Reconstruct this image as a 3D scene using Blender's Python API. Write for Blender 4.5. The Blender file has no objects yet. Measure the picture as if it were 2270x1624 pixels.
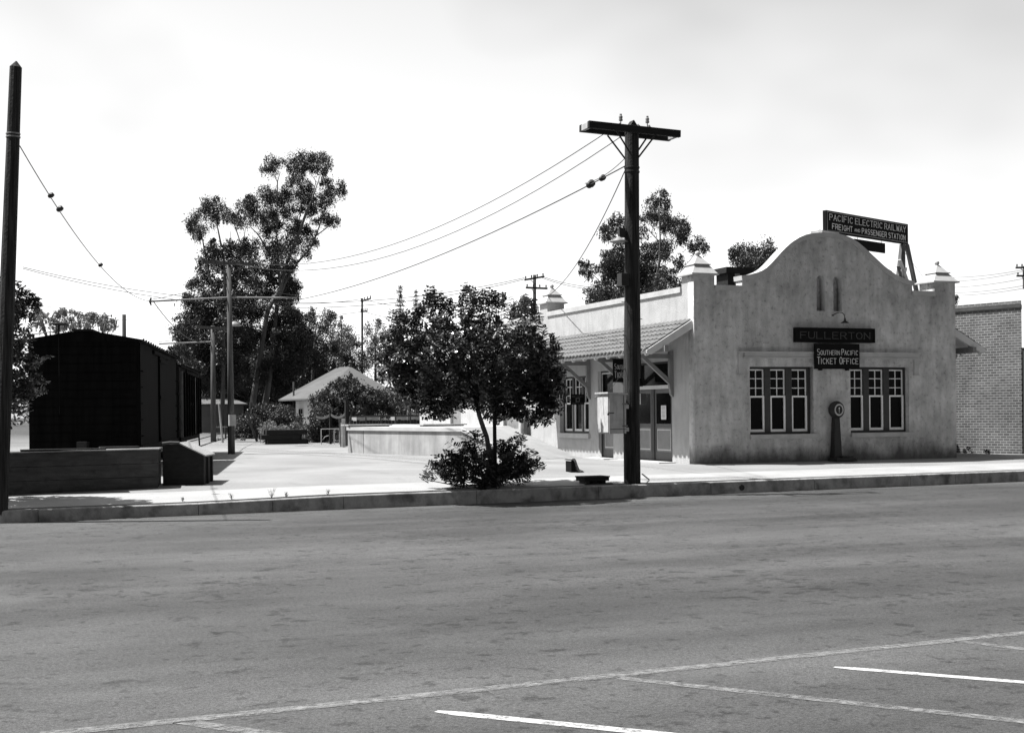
import bpy, bmesh, math, random
import numpy as np
from mathutils import Matrix, Vector

S = bpy.context.scene
COL = S.collection
R = math.radians

# ------------------------------------------------------------------ camera
CH = 1.53
FPX = 2965.0                      # focal length in pixels of a 2269 px wide frame
YAW, ROLL, SH = R(21.5), R(0.56), 0.045
fw = Vector((math.sin(YAW), math.cos(YAW), 0))
rt0 = Vector((math.cos(YAW), -math.sin(YAW), 0))
up0 = Vector((0, 0, 1))
rt = rt0*math.cos(ROLL) - up0*math.sin(ROLL)
up = up0*math.cos(ROLL) + rt0*math.sin(ROLL)
cam_d = bpy.data.cameras.new('camera')
cam = bpy.data.objects.new('camera', cam_d)
COL.objects.link(cam)
cam.matrix_world = Matrix(((rt.x, up.x, -fw.x, 0), (rt.y, up.y, -fw.y, 0), (rt.z, up.z, -fw.z, CH), (0, 0, 0, 1)))
cam_d.lens = 36*FPX/2269
cam_d.sensor_width = 36
cam_d.shift_y = SH
cam_d.clip_end = 6000
S.camera = cam

# ------------------------------------------------------------------ sky, sun, exposure
SUN_DIR = Vector((-0.50, 0.21, 1.0)).normalized()      # towards the sun
w = bpy.data.worlds.new("World")
S.world = w
w.use_nodes = True
nt = w.node_tree
bg = nt.nodes['Background']
sky = nt.nodes.new('ShaderNodeTexSky')
sky.sky_type = 'NISHITA'
sky.sun_disc = False
sky.sun_elevation = math.asin(SUN_DIR.z)
sky.sun_rotation = math.atan2(SUN_DIR.x, SUN_DIR.y)
sky.dust_density = 1.2
sky.air_density = 1.0
sky.ozone_density = 1.0
bw = nt.nodes.new('ShaderNodeRGBToBW')
nt.links.new(sky.outputs[0], bw.inputs[0])
tc = nt.nodes.new('ShaderNodeTexCoord')
mp = nt.nodes.new('ShaderNodeMapping')
mp.inputs['Scale'].default_value = (1.6, 1.6, 3.0)
mp.inputs['Location'].default_value = (0.35, 0.1, 0.25)
nz = nt.nodes.new('ShaderNodeTexNoise')
nz.inputs['Scale'].default_value = 1.9
nz.inputs['Detail'].default_value = 3
cr = nt.nodes.new('ShaderNodeMapRange')
cr.inputs['From Min'].default_value = 0.33
cr.inputs['From Max'].default_value = 0.58
cr.inputs['To Min'].default_value = 0.85
cr.inputs['To Max'].default_value = 1.12
mu = nt.nodes.new('ShaderNodeMath')
mu.operation = 'MULTIPLY'
nt.links.new(tc.outputs['Generated'], mp.inputs[0])
nt.links.new(mp.outputs[0], nz.inputs['Vector'])
nt.links.new(nz.outputs['Fac'], cr.inputs[0])
nt.links.new(bw.outputs[0], mu.inputs[0])
nt.links.new(cr.outputs[0], mu.inputs[1])
# added gain: sky brighter ahead of camera, dimmer behind to darken the station front
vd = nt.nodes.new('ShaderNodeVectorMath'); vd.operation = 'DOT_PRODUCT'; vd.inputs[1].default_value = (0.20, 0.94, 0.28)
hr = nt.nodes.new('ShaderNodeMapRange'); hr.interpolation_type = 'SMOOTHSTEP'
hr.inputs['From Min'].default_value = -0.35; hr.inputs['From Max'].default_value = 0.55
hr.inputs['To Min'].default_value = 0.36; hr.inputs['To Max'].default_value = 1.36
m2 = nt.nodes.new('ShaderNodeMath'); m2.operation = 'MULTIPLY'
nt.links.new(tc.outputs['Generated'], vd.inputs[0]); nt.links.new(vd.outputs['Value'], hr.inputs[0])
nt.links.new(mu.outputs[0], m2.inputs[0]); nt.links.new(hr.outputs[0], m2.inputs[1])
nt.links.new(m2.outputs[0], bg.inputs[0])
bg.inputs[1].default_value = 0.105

sun_d = bpy.data.lights.new('sun', 'SUN')
sun_d.energy = 5.0
sun_d.angle = R(0.53)
sun_d.color = (1.0, 0.995, 0.985)
sun = bpy.data.objects.new('sun', sun_d)
sun.rotation_euler = SUN_DIR.to_track_quat('Z', 'Y').to_euler()
sun.location = (0, 0, 40)
COL.objects.link(sun)

S.view_settings.view_transform = 'Standard'
S.view_settings.look = 'None'
S.view_settings.exposure = 0.95
S.view_settings.gamma = 1
S.cycles.max_bounces = 6
S.cycles.transparent_max_bounces = 12

# ------------------------------------------------------------------ measuring helpers (surveyed points -> metres)
PPX, PPY = 2269/2, 1624/2 + SH*2269
def ray(x, y): return fw + rt*((x-PPX)/FPX) - up*((y-PPY)/FPX)
def at(x, y, Y):
    r = ray(x, y); return Vector((0, 0, CH)) + r*(Y/r.y)
def atX(x, y, X):
    r = ray(x, y); return Vector((0, 0, CH)) + r*(X/r.x)
def atZ(x, y, z):
    r = ray(x, y); return Vector((0, 0, CH)) + r*((z-CH)/r.z)
ZR = -0.47
PHI = math.atan(0.058)
E1 = Vector((math.cos(PHI), math.sin(PHI), 0)); E2 = Vector((-math.sin(PHI), math.cos(PHI), 0))
K0 = Vector((0, 27.1, 0))
def kd(x, y): return (Vector((x, y, 0))-K0).dot(E2)
def ks(x, y): return (Vector((x, y, 0))-K0).dot(E1)
def kpt(s, d, z=0):
    p = K0 + E1*s + E2*d; return Vector((p.x, p.y, z))
def kz(s):
    t = min(1, max(0, (7.5-s)/4)); return -0.175 - 0.055*t*t*(3-2*t)
def gz(x, y):
    d, s = kd(x, y), ks(x, y)
    if d < 0: return ZR
    t = min(1, max(0, (5.2-d)/4.6)); return kz(s)*t
def gnd(px, py, lift=0):
    z = 0
    for i in range(25):
        p = atZ(px, py, z); z = 0.5*z + 0.5*gz(p.x, p.y)
    return Vector((p.x, p.y, gz(p.x, p.y)+lift))
def ground(x, y): return Vector((x, y, gz(x, y)))

# ------------------------------------------------------------------ materials (all greys: the place is seen in black and white)
MATS = {}
def mat(name, v, rough=0.85, var=0.25, scale=3.0, stretch=(1, 1, 1), bump=0.0, bscale=60, spots=None, spec=0.3, streak=None, obj=True, metallic=0.0, fine=0.0, damp=False):
    m = bpy.data.materials.new(name); m.use_nodes = True
    n, l = m.node_tree.nodes, m.node_tree.links
    b = n['Principled BSDF']
    b.inputs['Roughness'].default_value = rough
    b.inputs['Specular IOR Level'].default_value = spec
    b.inputs['Metallic'].default_value = metallic
    t = n.new('ShaderNodeTexCoord'); src = t.outputs['Object']
    def noise(sc, st, det=5, ro=0.6):
        mpn = n.new('ShaderNodeMapping'); mpn.inputs['Scale'].default_value = st
        l.new(src, mpn.inputs[0])
        z = n.new('ShaderNodeTexNoise'); z.inputs['Scale'].default_value = sc; z.inputs['Detail'].default_value = det
        z.inputs['Roughness'].default_value = ro
        l.new(mpn.outputs[0], z.inputs['Vector']); return z.outputs['Fac']
    def rng(o, a, bb, lo, hi):
        r_ = n.new('ShaderNodeMapRange'); r_.inputs['From Min'].default_value = a; r_.inputs['From Max'].default_value = bb
        r_.inputs['To Min'].default_value = lo; r_.inputs['To Max'].default_value = hi; l.new(o, r_.inputs[0]); return r_.outputs[0]
    def mul(a, c):
        x = n.new('ShaderNodeMath'); x.operation = 'MULTIPLY'; l.new(a, x.inputs[0])
        if isinstance(c, (int, float)): x.inputs[1].default_value = c
        else: l.new(c, x.inputs[1])
        return x.outputs[0]
    o = mul(rng(noise(scale, stretch), 0.3, 0.7, 1-var, 1+var), v)
    if streak:
        o = mul(o, rng(noise(streak[0], streak[1], 4), streak[2], streak[3], streak[4], 1.0))
    if spots:
        o = mul(o, rng(noise(spots[0], (1, 1, 1), 3, 0.5), spots[1], spots[2], spots[3], 1.0))
    o = mul(o, rng(noise(4.5, (1, 1, 1), 4), .3, .7, 1-var*.6, 1+var*.6)) if damp else o
    if damp:   # dirt splashed and risen along the foot of the wall, streaks under the sills
        sz = n.new('ShaderNodeSeparateXYZ'); l.new(src, sz.inputs[0])
        sub = n.new('ShaderNodeMath'); sub.operation = 'SUBTRACT'; l.new(sz.outputs['Z'], sub.inputs[0]); l.new(mul(noise(1.6, (1, 1, .4), 5), 1.15), sub.inputs[1])
        o = mul(o, rng(sub.outputs[0], -.48, -.05, .30, 1.0))
    if fine:
        o = mul(o, rng(noise(90, (1, 1, 1), 2, 0.7), 0.3, 0.7, 1-fine, 1+fine))
    l.new(o, b.inputs['Base Color'])
    if bump:
        bn = n.new('ShaderNodeBump'); bn.inputs['Strength'].default_value = bump; bn.inputs['Distance'].default_value = 0.02
        l.new(noise(bscale, (1, 1, 1), 4), bn.inputs['Height']); l.new(bn.outputs[0], b.inputs['Normal'])
    MATS[name] = m; return m

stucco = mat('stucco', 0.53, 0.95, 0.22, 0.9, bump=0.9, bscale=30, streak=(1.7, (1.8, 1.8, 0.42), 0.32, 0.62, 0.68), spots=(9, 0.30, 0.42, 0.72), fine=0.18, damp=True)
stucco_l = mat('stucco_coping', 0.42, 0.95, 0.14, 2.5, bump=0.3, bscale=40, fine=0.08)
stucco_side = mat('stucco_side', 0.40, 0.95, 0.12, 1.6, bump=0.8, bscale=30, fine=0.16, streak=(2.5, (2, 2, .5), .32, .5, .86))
cap = mat('cast_concrete_cap', 0.42, 0.9, 0.12, 4, fine=0.06)
dark_roof = mat('tar_roof', 0.06, 0.9)
tile = mat('clay_tile', 0.15, 0.75, 0.22, 2.6, fine=0.06)
tile_dark = mat('tile_dark', 0.07, 0.9)
trimw = mat('pale_paint', 0.55, 0.6, 0.08, 6)
trimg = mat('grey_paint', 0.20, 0.6, 0.12, 6, streak=(6, (1, 1, 0.2), 0.3, 0.5, 0.85))
trimd = mat('dark_paint', 0.045, 0.6, 0.15, 6)
sashw = mat('white_sash_paint', 0.85, 0.55, 0.08, 8)
doorp = mat('door_paint', 0.085, 0.5, 0.12, 5)
panelp = mat('door_panel_paint', 0.20, 0.5, 0.12, 5)
signb = mat('sign_black', 0.008, 0.8, 0.2, 5, spec=0.08)
signw = mat('sign_lettering', 0.80, 0.6, 0.12, 20)
signg = mat('sign_faded_lettering', 0.05, 0.7, 0.3, 12)
iron = mat('black_iron', 0.02, 0.5, 0.3, 9)
irong = mat('grey_iron', 0.22, 0.55, 0.3, 7, fine=0.1)
pole_m = mat('pole_wood', 0.034, 0.9, 0.5, 3, (6, 6, 0.5), bump=0.6, bscale=20, streak=(9, (3, 3, 0.12), 0.38, 0.58, 0.3))
pole_g = mat('weathered_pole_wood', 0.085, 0.9, 0.3, 3, (6, 6, 0.5), streak=(9, (3, 3, 0.12), 0.35, 0.55, 0.55))
plank = mat('grey_planks', 0.05, 0.85, 0.35, 3, (0.6, 1, 3), bump=0.4, bscale=20, fine=0.15, spots=(4, 0.28, 0.42, 0.6))
plank_top = mat('pale_planks', 0.30, 0.85, 0.35, 3, (0.6, 3, 1))
wood_d = mat('dark_wood', 0.013, 0.85, 0.4, 5, (1, 1, 3))
wood_l = mat('bleached_wood', 0.34, 0.85, 0.3, 5, (3, 3, 0.4))
boxpaint = mat('box_paint', 0.50, 0.55, 0.16, 5, streak=(7, (2, 2, 0.3), 0.32, 0.5, 0.75))
car_m = mat('boxcar_paint', 0.006, 0.95, 0.3, 4, (1, 1, 0.4), spec=0.05, streak=(10, (1, 1, 0.05), 0.3, 0.55, 0.5))
car_l = mat('boxcar_pale_trim', 0.10, 0.75, 0.35, 4)
concrete = mat('concrete', 0.36, 0.9, 0.18, 1.4, bump=0.3, bscale=30, streak=(2.0, (1.3, 1.3, 0.16), 0.30, 0.62, 0.66), fine=0.08)
conc_top = mat('concrete_top', 0.42, 0.9, 0.12, 1.2, fine=0.06)
kerb_m = mat('kerb_concrete', 0.31, 0.9, 0.25, 1.6, bump=0.4, bscale=30, spots=(3.0, 0.30, 0.47, 0.5), fine=0.15, streak=(3, (1.5, 1.5, 1), 0.3, 0.55, 0.6))
bark = mat('bark', 0.10, 0.9, 0.4, 4, (4, 4, 0.5))
bark_l = mat('pale_bark', 0.11, 0.85, 0.4, 1.2, (2, 2, 0.4))
wire_m = mat('wire', 0.03, 0.6, 0.1)
glassy = mat('insulator_glass', 0.25, 0.2, 0.1, spec=0.6)
paper = mat('paper', 0.7, 0.8, 0.05, 10)
ink = mat('ink', 0.08, 0.8, 0.05)
shingle = mat('shingle_roof', 0.10, 0.9, 0.14, 1.2, (0.3, 0.3, 3.5), fine=0.05)
boardw = mat('whitewashed_boards', 0.78, 0.8, 0.1, 2)
metal_grey = mat('corrugated_grey', 0.16, 0.8, 0.15, 1)
glass = bpy.data.materials.new('dark_glass'); glass.use_nodes = True
gb = glass.node_tree.nodes['Principled BSDF']
gb.inputs['Base Color'].default_value = (0.006, 0.006, 0.006, 1); gb.inputs['Roughness'].default_value = 0.08
gb.inputs['Specular IOR Level'].default_value = 0.10

def leafmat(name, v, var=0.35, rough=0.45, trans=0.15, spec=0.4):
    m = bpy.data.materials.new(name); m.use_nodes = True
    n, l = m.node_tree.nodes, m.node_tree.links
    b = n['Principled BSDF']; b.inputs['Roughness'].default_value = rough; b.inputs['Specular IOR Level'].default_value = spec
    g = n.new('ShaderNodeNewGeometry'); r_ = n.new('ShaderNodeMapRange')
    r_.inputs['To Min'].default_value = v*(1-var); r_.inputs['To Max'].default_value = v*(1+var)
    l.new(g.outputs['Random Per Island'], r_.inputs[0]); l.new(r_.outputs[0], b.inputs['Base Color'])
    tr = n.new('ShaderNodeBsdfTranslucent'); l.new(r_.outputs[0], tr.inputs['Color'])
    mx = n.new('ShaderNodeMixShader'); mx.inputs[0].default_value = trans
    l.new(b.outputs[0], mx.inputs[1]); l.new(tr.outputs[0], mx.inputs[2]); l.new(mx.outputs[0], n['Material Output'].inputs[0])
    return m
leaf_carob = leafmat('glossy_leaf', 0.036, 0.65, 0.30, 0.10, 0.8)
leaf_euc = leafmat('eucalyptus_leaf', 0.032, 0.5, 0.45, 0.15)
leaf_dark = leafmat('dark_leaf', 0.035, 0.5, 0.5, 0.12)
leaf_mid = leafmat('mid_leaf', 0.075, 0.4, 0.5, 0.2)
leaf_pale = leafmat('pale_leaf', 0.16, 0.4, 0.6, 0.3)

# ------------------------------------------------------------------ mesh builder
class MB:
    def __init__(s): s.v = []; s.f = []
    def add(s, vs, fs):
        o = len(s.v); s.v += [tuple(p) for p in vs]; s.f += [tuple(i+o for i in f) for f in fs]; return s
    def box(s, x0, x1, y0, y1, z0, z1):
        return s.add([(x0,y0,z0),(x1,y0,z0),(x1,y1,z0),(x0,y1,z0),(x0,y0,z1),(x1,y0,z1),(x1,y1,z1),(x0,y1,z1)],
              [(0,3,2,1),(4,5,6,7),(0,1,5,4),(1,2,6,5),(2,3,7,6),(3,0,4,7)])
    def beam(s, a, b, w, h, upv=(0, 0, 1)):
        a, b = Vector(a), Vector(b); d = (b-a).normalized(); u = Vector(upv)
        sd = d.cross(u)
        if sd.length < 1e-4: sd = d.cross(Vector((0, 1, 0)))
        sd.normalize(); u = sd.cross(d).normalized()
        vs = []
        for p in (a, b):
            for q, r_ in ((-1,-1),(1,-1),(1,1),(-1,1)): vs.append(p + sd*q*w/2 + u*r_*h/2)
        return s.add(vs, [(0,1,2,3),(7,6,5,4),(0,4,5,1),(1,5,6,2),(2,6,7,3),(3,7,4,0)])
    def tube(s, pts, rad, n=8, capped=True):
        pts = [Vector(p) for p in pts]
        if not isinstance(rad, (list, tuple)): rad = [rad]*len(pts)
        vs = []; fs = []; ref = None
        for i, p in enumerate(pts):
            d = (pts[min(i+1, len(pts)-1)]-pts[max(i-1, 0)]).normalized()
            if ref is None:
                ref = d.cross(Vector((0.13, 0.31, 0.94)));
                if ref.length < 0.15: ref = d.cross(Vector((1, 0, 0)))
            a = (ref - d*ref.dot(d)).normalized(); b = d.cross(a); ref = a
            for k in range(n):
                t = 2*math.pi*k/n; vs.append(p + (a*math.cos(t)+b*math.sin(t))*rad[i])
        for i in range(len(pts)-1):
            for k in range(n):
                k2 = (k+1) % n; fs.append((i*n+k, i*n+k2, (i+1)*n+k2, (i+1)*n+k))
        if capped:
            fs.append(tuple(range(n))[::-1]); fs.append(tuple((len(pts)-1)*n+k for k in range(n)))
        return s.add(vs, fs)
    def lathe(s, prof, n=16, c=(0, 0, 0), sx=1, sy=1):
        vs = []; fs = []
        for r_, z in prof:
            for k in range(n):
                t = 2*math.pi*k/n; vs.append((c[0]+r_*sx*math.cos(t), c[1]+r_*sy*math.sin(t), c[2]+z))
        for i in range(len(prof)-1):
            for k in range(n):
                k2 = (k+1) % n; fs.append((i*n+k, i*n+k2, (i+1)*n+k2, (i+1)*n+k))
        fs.append(tuple(range(n))[::-1]); fs.append(tuple((len(prof)-1)*n+k for k in range(n)))
        return s.add(vs, fs)
    def prism(s, poly, axis, a, b):
        # poly: 2-D points; axis 'y' -> (x,z) profile from y=a to b; 'x' -> (y,z) profile; 'z' -> (x,y)
        def P(q, t):
            return {'y': (q[0], t, q[1]), 'x': (t, q[0], q[1]), 'z': (q[0], q[1], t)}[axis]
        n = len(poly)
        vs = [P(q, a) for q in poly] + [P(q, b) for q in poly]
        fs = [tuple(range(n)), tuple(range(2*n-1, n-1, -1))] + [(i, n+i, n+(i+1) % n, (i+1) % n) for i in range(n)]
        return s.add(vs, fs)
    def frustum(s, x0, x1, y0, y1, z0, X0, X1, Y0, Y1, z1):
        return s.add([(x0,y0,z0),(x1,y0,z0),(x1,y1,z0),(x0,y1,z0),(X0,Y0,z1),(X1,Y0,z1),(X1,Y1,z1),(X0,Y1,z1)],
              [(0,3,2,1),(4,5,6,7),(0,1,5,4),(1,2,6,5),(2,3,7,6),(3,0,4,7)])
    def sphere(s, c, r, n=12, m=8, sz=1):
        prof = [(r*math.sin(math.pi*i/m)+1e-4, -r*sz*math.cos(math.pi*i/m)) for i in range(m+1)]
        return s.lathe(prof, n, c)
    def build(s, name, m, parent=None, loc=None, smooth=False, bevel=0, fix=True):
        me = bpy.data.meshes.new(name); me.from_pydata(s.v, [], s.f)
        if fix:
            bm = bmesh.new(); bm.from_mesh(me); bmesh.ops.recalc_face_normals(bm, faces=bm.faces); bm.to_mesh(me); bm.free()
        me.materials.append(m)
        if smooth: me.polygons.foreach_set('use_smooth', [True]*len(me.polygons))
        o = bpy.data.objects.new(name, me); COL.objects.link(o)
        if parent: o.parent = parent
        if loc is not None: o.location = loc
        if bevel:
            bv = o.modifiers.new('bevel', 'BEVEL'); bv.width = bevel; bv.segments = 1; bv.limit_method = 'ANGLE'
        return o

def tag(o, label=None, cat=None, group=None, kind=None):
    if label: o['label'] = label
    if cat: o['category'] = cat
    if group: o['group'] = group
    if kind: o['kind'] = kind
    return o
def thing(name, loc, label, cat, group=None, rz=0):
    o = bpy.data.objects.new(name, None); COL.objects.link(o); o.empty_display_size = 0.2
    o.location = loc; o.rotation_euler = (0, 0, rz)
    return tag(o, label, cat, group)
def copy_tree(o, parent=None):
    c = o.copy(); COL.objects.link(c); c.parent = parent
    for ch in list(o.children): copy_tree(ch, c)
    return c
def holed(outline, holes, depth, name, m, parent, axis='y', loc=(0, 0, 0)):
    """flat wall (x,z outline with openings) extruded by depth; built standing along x or along y"""
    cu = bpy.data.curves.new(name, 'CURVE'); cu.dimensions = '2D'; cu.fill_mode = 'BOTH'; cu.extrude = depth/2
    for lp in [outline]+holes:
        sp = cu.splines.new('POLY'); sp.points.add(len(lp)-1); sp.use_cyclic_u = True
        for p, q in zip(sp.points, lp): p.co = (q[0], q[1], 0, 1)
    tmp = bpy.data.objects.new('tmp', cu); COL.objects.link(tmp)
    me = bpy.data.meshes.new_from_object(tmp.evaluated_get(bpy.context.evaluated_depsgraph_get()))
    bpy.data.objects.remove(tmp); bpy.data.curves.remove(cu)
    # (x, y, t) -> wall coordinates
    for v in me.vertices:
        x, y, t = v.co
        v.co = (x, t+depth/2, y) if axis == 'y' else (t+depth/2, x, y)
    me.materials.clear(); me.materials.append(m); me.name = name
    bm = bmesh.new(); bm.from_mesh(me); bmesh.ops.remove_doubles(bm, verts=bm.verts, dist=1e-4)
    bmesh.ops.recalc_face_normals(bm, faces=bm.faces); bm.to_mesh(me); bm.free()
    o = bpy.data.objects.new(name, me); COL.objects.link(o); o.parent = parent; o.location = loc
    return o

# ------------------------------------------------------------------ stroke lettering (built as thin raised paint)
def arc(cx, cy, rx, ry, a0, a1, n=7):
    return [(cx+rx*math.cos(R(a0+(a1-a0)*i/n)), cy+ry*math.sin(R(a0+(a1-a0)*i/n))) for i in range(n+1)]
GL = {  # unit box 0..1 x 0..1 ; list of polylines, serif points listed as vertical stem x ends
 'A': [[(0,0),(.5,1),(1,0)], [(.2,.36),(.8,.36)]],
 'C': [arc(.52,.5,.52,.5,42,318,10)],
 'D': [[(0,0),(0,1),(.45,1)]+arc(.45,.5,.55,.5,80,-80,8)+[(.45,0),(0,0)]],
 'E': [[(1,1),(0,1),(0,0),(1,0)], [(0,.52),(.8,.52)]],
 'F': [[(1,1),(0,1),(0,0)], [(0,.52),(.8,.52)]],
 'G': [arc(.52,.5,.52,.5,42,350,10)+[(1,.45),(.6,.45)]],
 'H': [[(0,0),(0,1)], [(1,0),(1,1)], [(0,.5),(1,.5)]],
 'I': [[(.5,0),(.5,1)]],
 'K': [[(0,0),(0,1)], [(.95,1),(0,.42)], [(.3,.62),(1,0)]],
 'L': [[(0,1),(0,0),(1,0)]],
 'M': [[(0,0),(0,1),(.5,.25),(1,1),(1,0)]],
 'N': [[(0,0),(0,1),(1,0),(1,1)]],
 'O': [arc(.5,.5,.5,.5,0,360,14)],
 'P': [[(0,0),(0,1),(.55,1)]+arc(.55,.74,.42,.26,80,-80,6)+[(.55,.48),(0,.48)]],
 'R': [[(0,0),(0,1),(.55,1)]+arc(.55,.74,.42,.26,80,-80,6)+[(.55,.48),(0,.48)], [(.5,.48),(1,0)]],
 'S': [arc(.5,.75,.46,.25,40,270,8)+arc(.5,.25,.48,.25,90,-140,8)],
 'T': [[(0,1),(1,1)], [(.5,0),(.5,1)]],
 'U': [[(0,1),(0,.35)]+arc(.5,.35,.5,.35,180,360,8)+[(1,1)]],
 'W': [[(0,1),(.25,0),(.5,.85),(.75,0),(1,1)]],
 'Y': [[(0,1),(.5,.5),(1,1)], [(.5,.5),(.5,0)]],
}
SER = {'A': [(0,0),(1,0)], 'F': [(0,0)], 'P': [(0,0)], 'R': [(0,0),(1,0)], 'I': [(.5,0),(.5,1)], 'T': [(.5,0)], 'N': [(0,0),(0,1),(1,1)], 'H': [(0,0),(0,1),(1,0),(1,1)],
       'L': [(0,1)], 'Y': [(0,1),(1,1),(.5,0)], 'U': [(0,1),(1,1)], 'W': [(0,1),(1,1)], 'K': [(0,0),(0,1),(1,0)], 'E': [], 'M': [(0,0),(0,1),(1,0),(1,1)]}
def text_width(s, h, asp, gap):
    return sum((h*gap*1.6 if c == ' ' else (h*asp*(0.35 if c == 'I' else 1.15 if c in 'MW' else 1) + h*gap)) for c in s) - h*gap
def letters(mb, s, x, z, h, asp=0.5, gap=0.22, st=0.11, serif=False, y=0.0, dep=0.004, width=None, slope=0):
    """writes s starting at x,z in the x-z plane at y (front face towards -y)"""
    if width:
        w0 = text_width(s, h, asp, gap); k = width/w0; asp *= k; gap *= k
    ly = 0
    for c in s:
        if c == ' ': x += h*gap*1.6; continue
        wd = h*asp*(0.35 if c == 'I' else 1.15 if c in 'MW' else 1)
        polys = list(GL[c])
        for pl in polys:
            for a, b in zip(pl[:-1], pl[1:]):
                A = Vector((x+a[0]*wd, y-ly, z+a[1]*h)); B = Vector((x+b[0]*wd, y-ly, z+b[1]*h))
                d = (B-A).normalized(); A = A-d*h*st*0.3; B = B+d*h*st*0.3
                thick = h*st*(0.7 if serif and abs(d.z) < 0.5 else 1)
                mb.beam(A, B, thick, dep, (0, -1, 0))
                ly = (ly+0.00013) % 0.002
        if serif:
            for q in SER.get(c, []):
                cx = x+q[0]*wd; cz = z+q[1]*h
                mb.beam((cx-h*0.13, y-ly, cz), (cx+h*0.13, y-ly, cz), h*st*0.6, dep, (0, -1, 0))
                ly = (ly+0.00013) % 0.002
        x += wd+h*gap
    return x

# ------------------------------------------------------------------ ground, road, kerb
def strip(name, m, s_list, d_list, zf, kind='structure'):
    mb = MB(); nS, nD = len(s_list), len(d_list)
    for d in d_list:
        for s in s_list: mb.v.append(tuple(kpt(s, d, zf(s, d))))
    for j in range(nD-1):
        for i in range(nS-1):
            mb.f.append((j*nS+i, j*nS+i+1, (j+1)*nS+i+1, (j+1)*nS+i))
    o = mb.build(name, m, fix=False); tag(o, kind=kind); return o

def ground_material():
    m = bpy.data.materials.new('bright_packed_earth'); m.use_nodes = True
    n, l = m.node_tree.nodes, m.node_tree.links; b = n['Principled BSDF']; b.inputs['Roughness'].default_value = 0.95
    b.inputs['Specular IOR Level'].default_value = 0.15
    t = n.new('ShaderNodeTexCoord')
    def noise(sc, st, det=6, rot=0):
        q = n.new('ShaderNodeMapping'); q.inputs['Scale'].default_value = st; q.inputs['Rotation'].default_value = (0, 0, rot); l.new(t.outputs['Object'], q.inputs[0])
        z = n.new('ShaderNodeTexNoise'); z.inputs['Scale'].default_value = sc; z.inputs['Detail'].default_value = det; l.new(q.outputs[0], z.inputs['Vector']); return z.outputs['Fac']
    def rng(o, a, bb, lo, hi):
        r_ = n.new('ShaderNodeMapRange'); r_.inputs['From Min'].default_value = a; r_.inputs['From Max'].default_value = bb
        r_.inputs['To Min'].default_value = lo; r_.inputs['To Max'].default_value = hi; l.new(o, r_.inputs[0]); return r_.outputs[0]
    def mul(a, c):
        x = n.new('ShaderNodeMath'); x.operation = 'MULTIPLY'; l.new(a, x.inputs[0])
        if isinstance(c, (int, float)): x.inputs[1].default_value = c
        else: l.new(c, x.inputs[1])
        return x.outputs[0]
    o = mul(rng(noise(0.35, (1, 1, 1)), 0.3, 0.7, 0.80, 1.14), 0.235)
    o = mul(o, rng(noise(1.1, (1.0, 0.35, 1)), 0.28, 0.42, 0.86, 1))
    o = mul(o, rng(noise(14, (1, 1, 1), 3), 0.24, 0.36, 0.65, 1))
    # darker, driven and weedy earth farther back in the yard
    sx = n.new('ShaderNodeSeparateXYZ'); l.new(t.outputs['Object'], sx.inputs[0])
    far = rng(sx.outputs['Y'], 58, 85, 1.0, 0.62); o = mul(o, far)
    far2 = rng(sx.outputs['Y'], 95, 130, 1.0, 0.45); o = mul(o, far2)
    l.new(o, b.inputs['Base Color'])
    bn = n.new('ShaderNodeBump'); bn.inputs['Strength'].default_value = 0.5; bn.inputs['Distance'].default_value = 0.03
    l.new(noise(9, (1, 1, 1)), bn.inputs['Height']); l.new(bn.outputs[0], b.inputs['Normal'])
    return m
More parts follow.
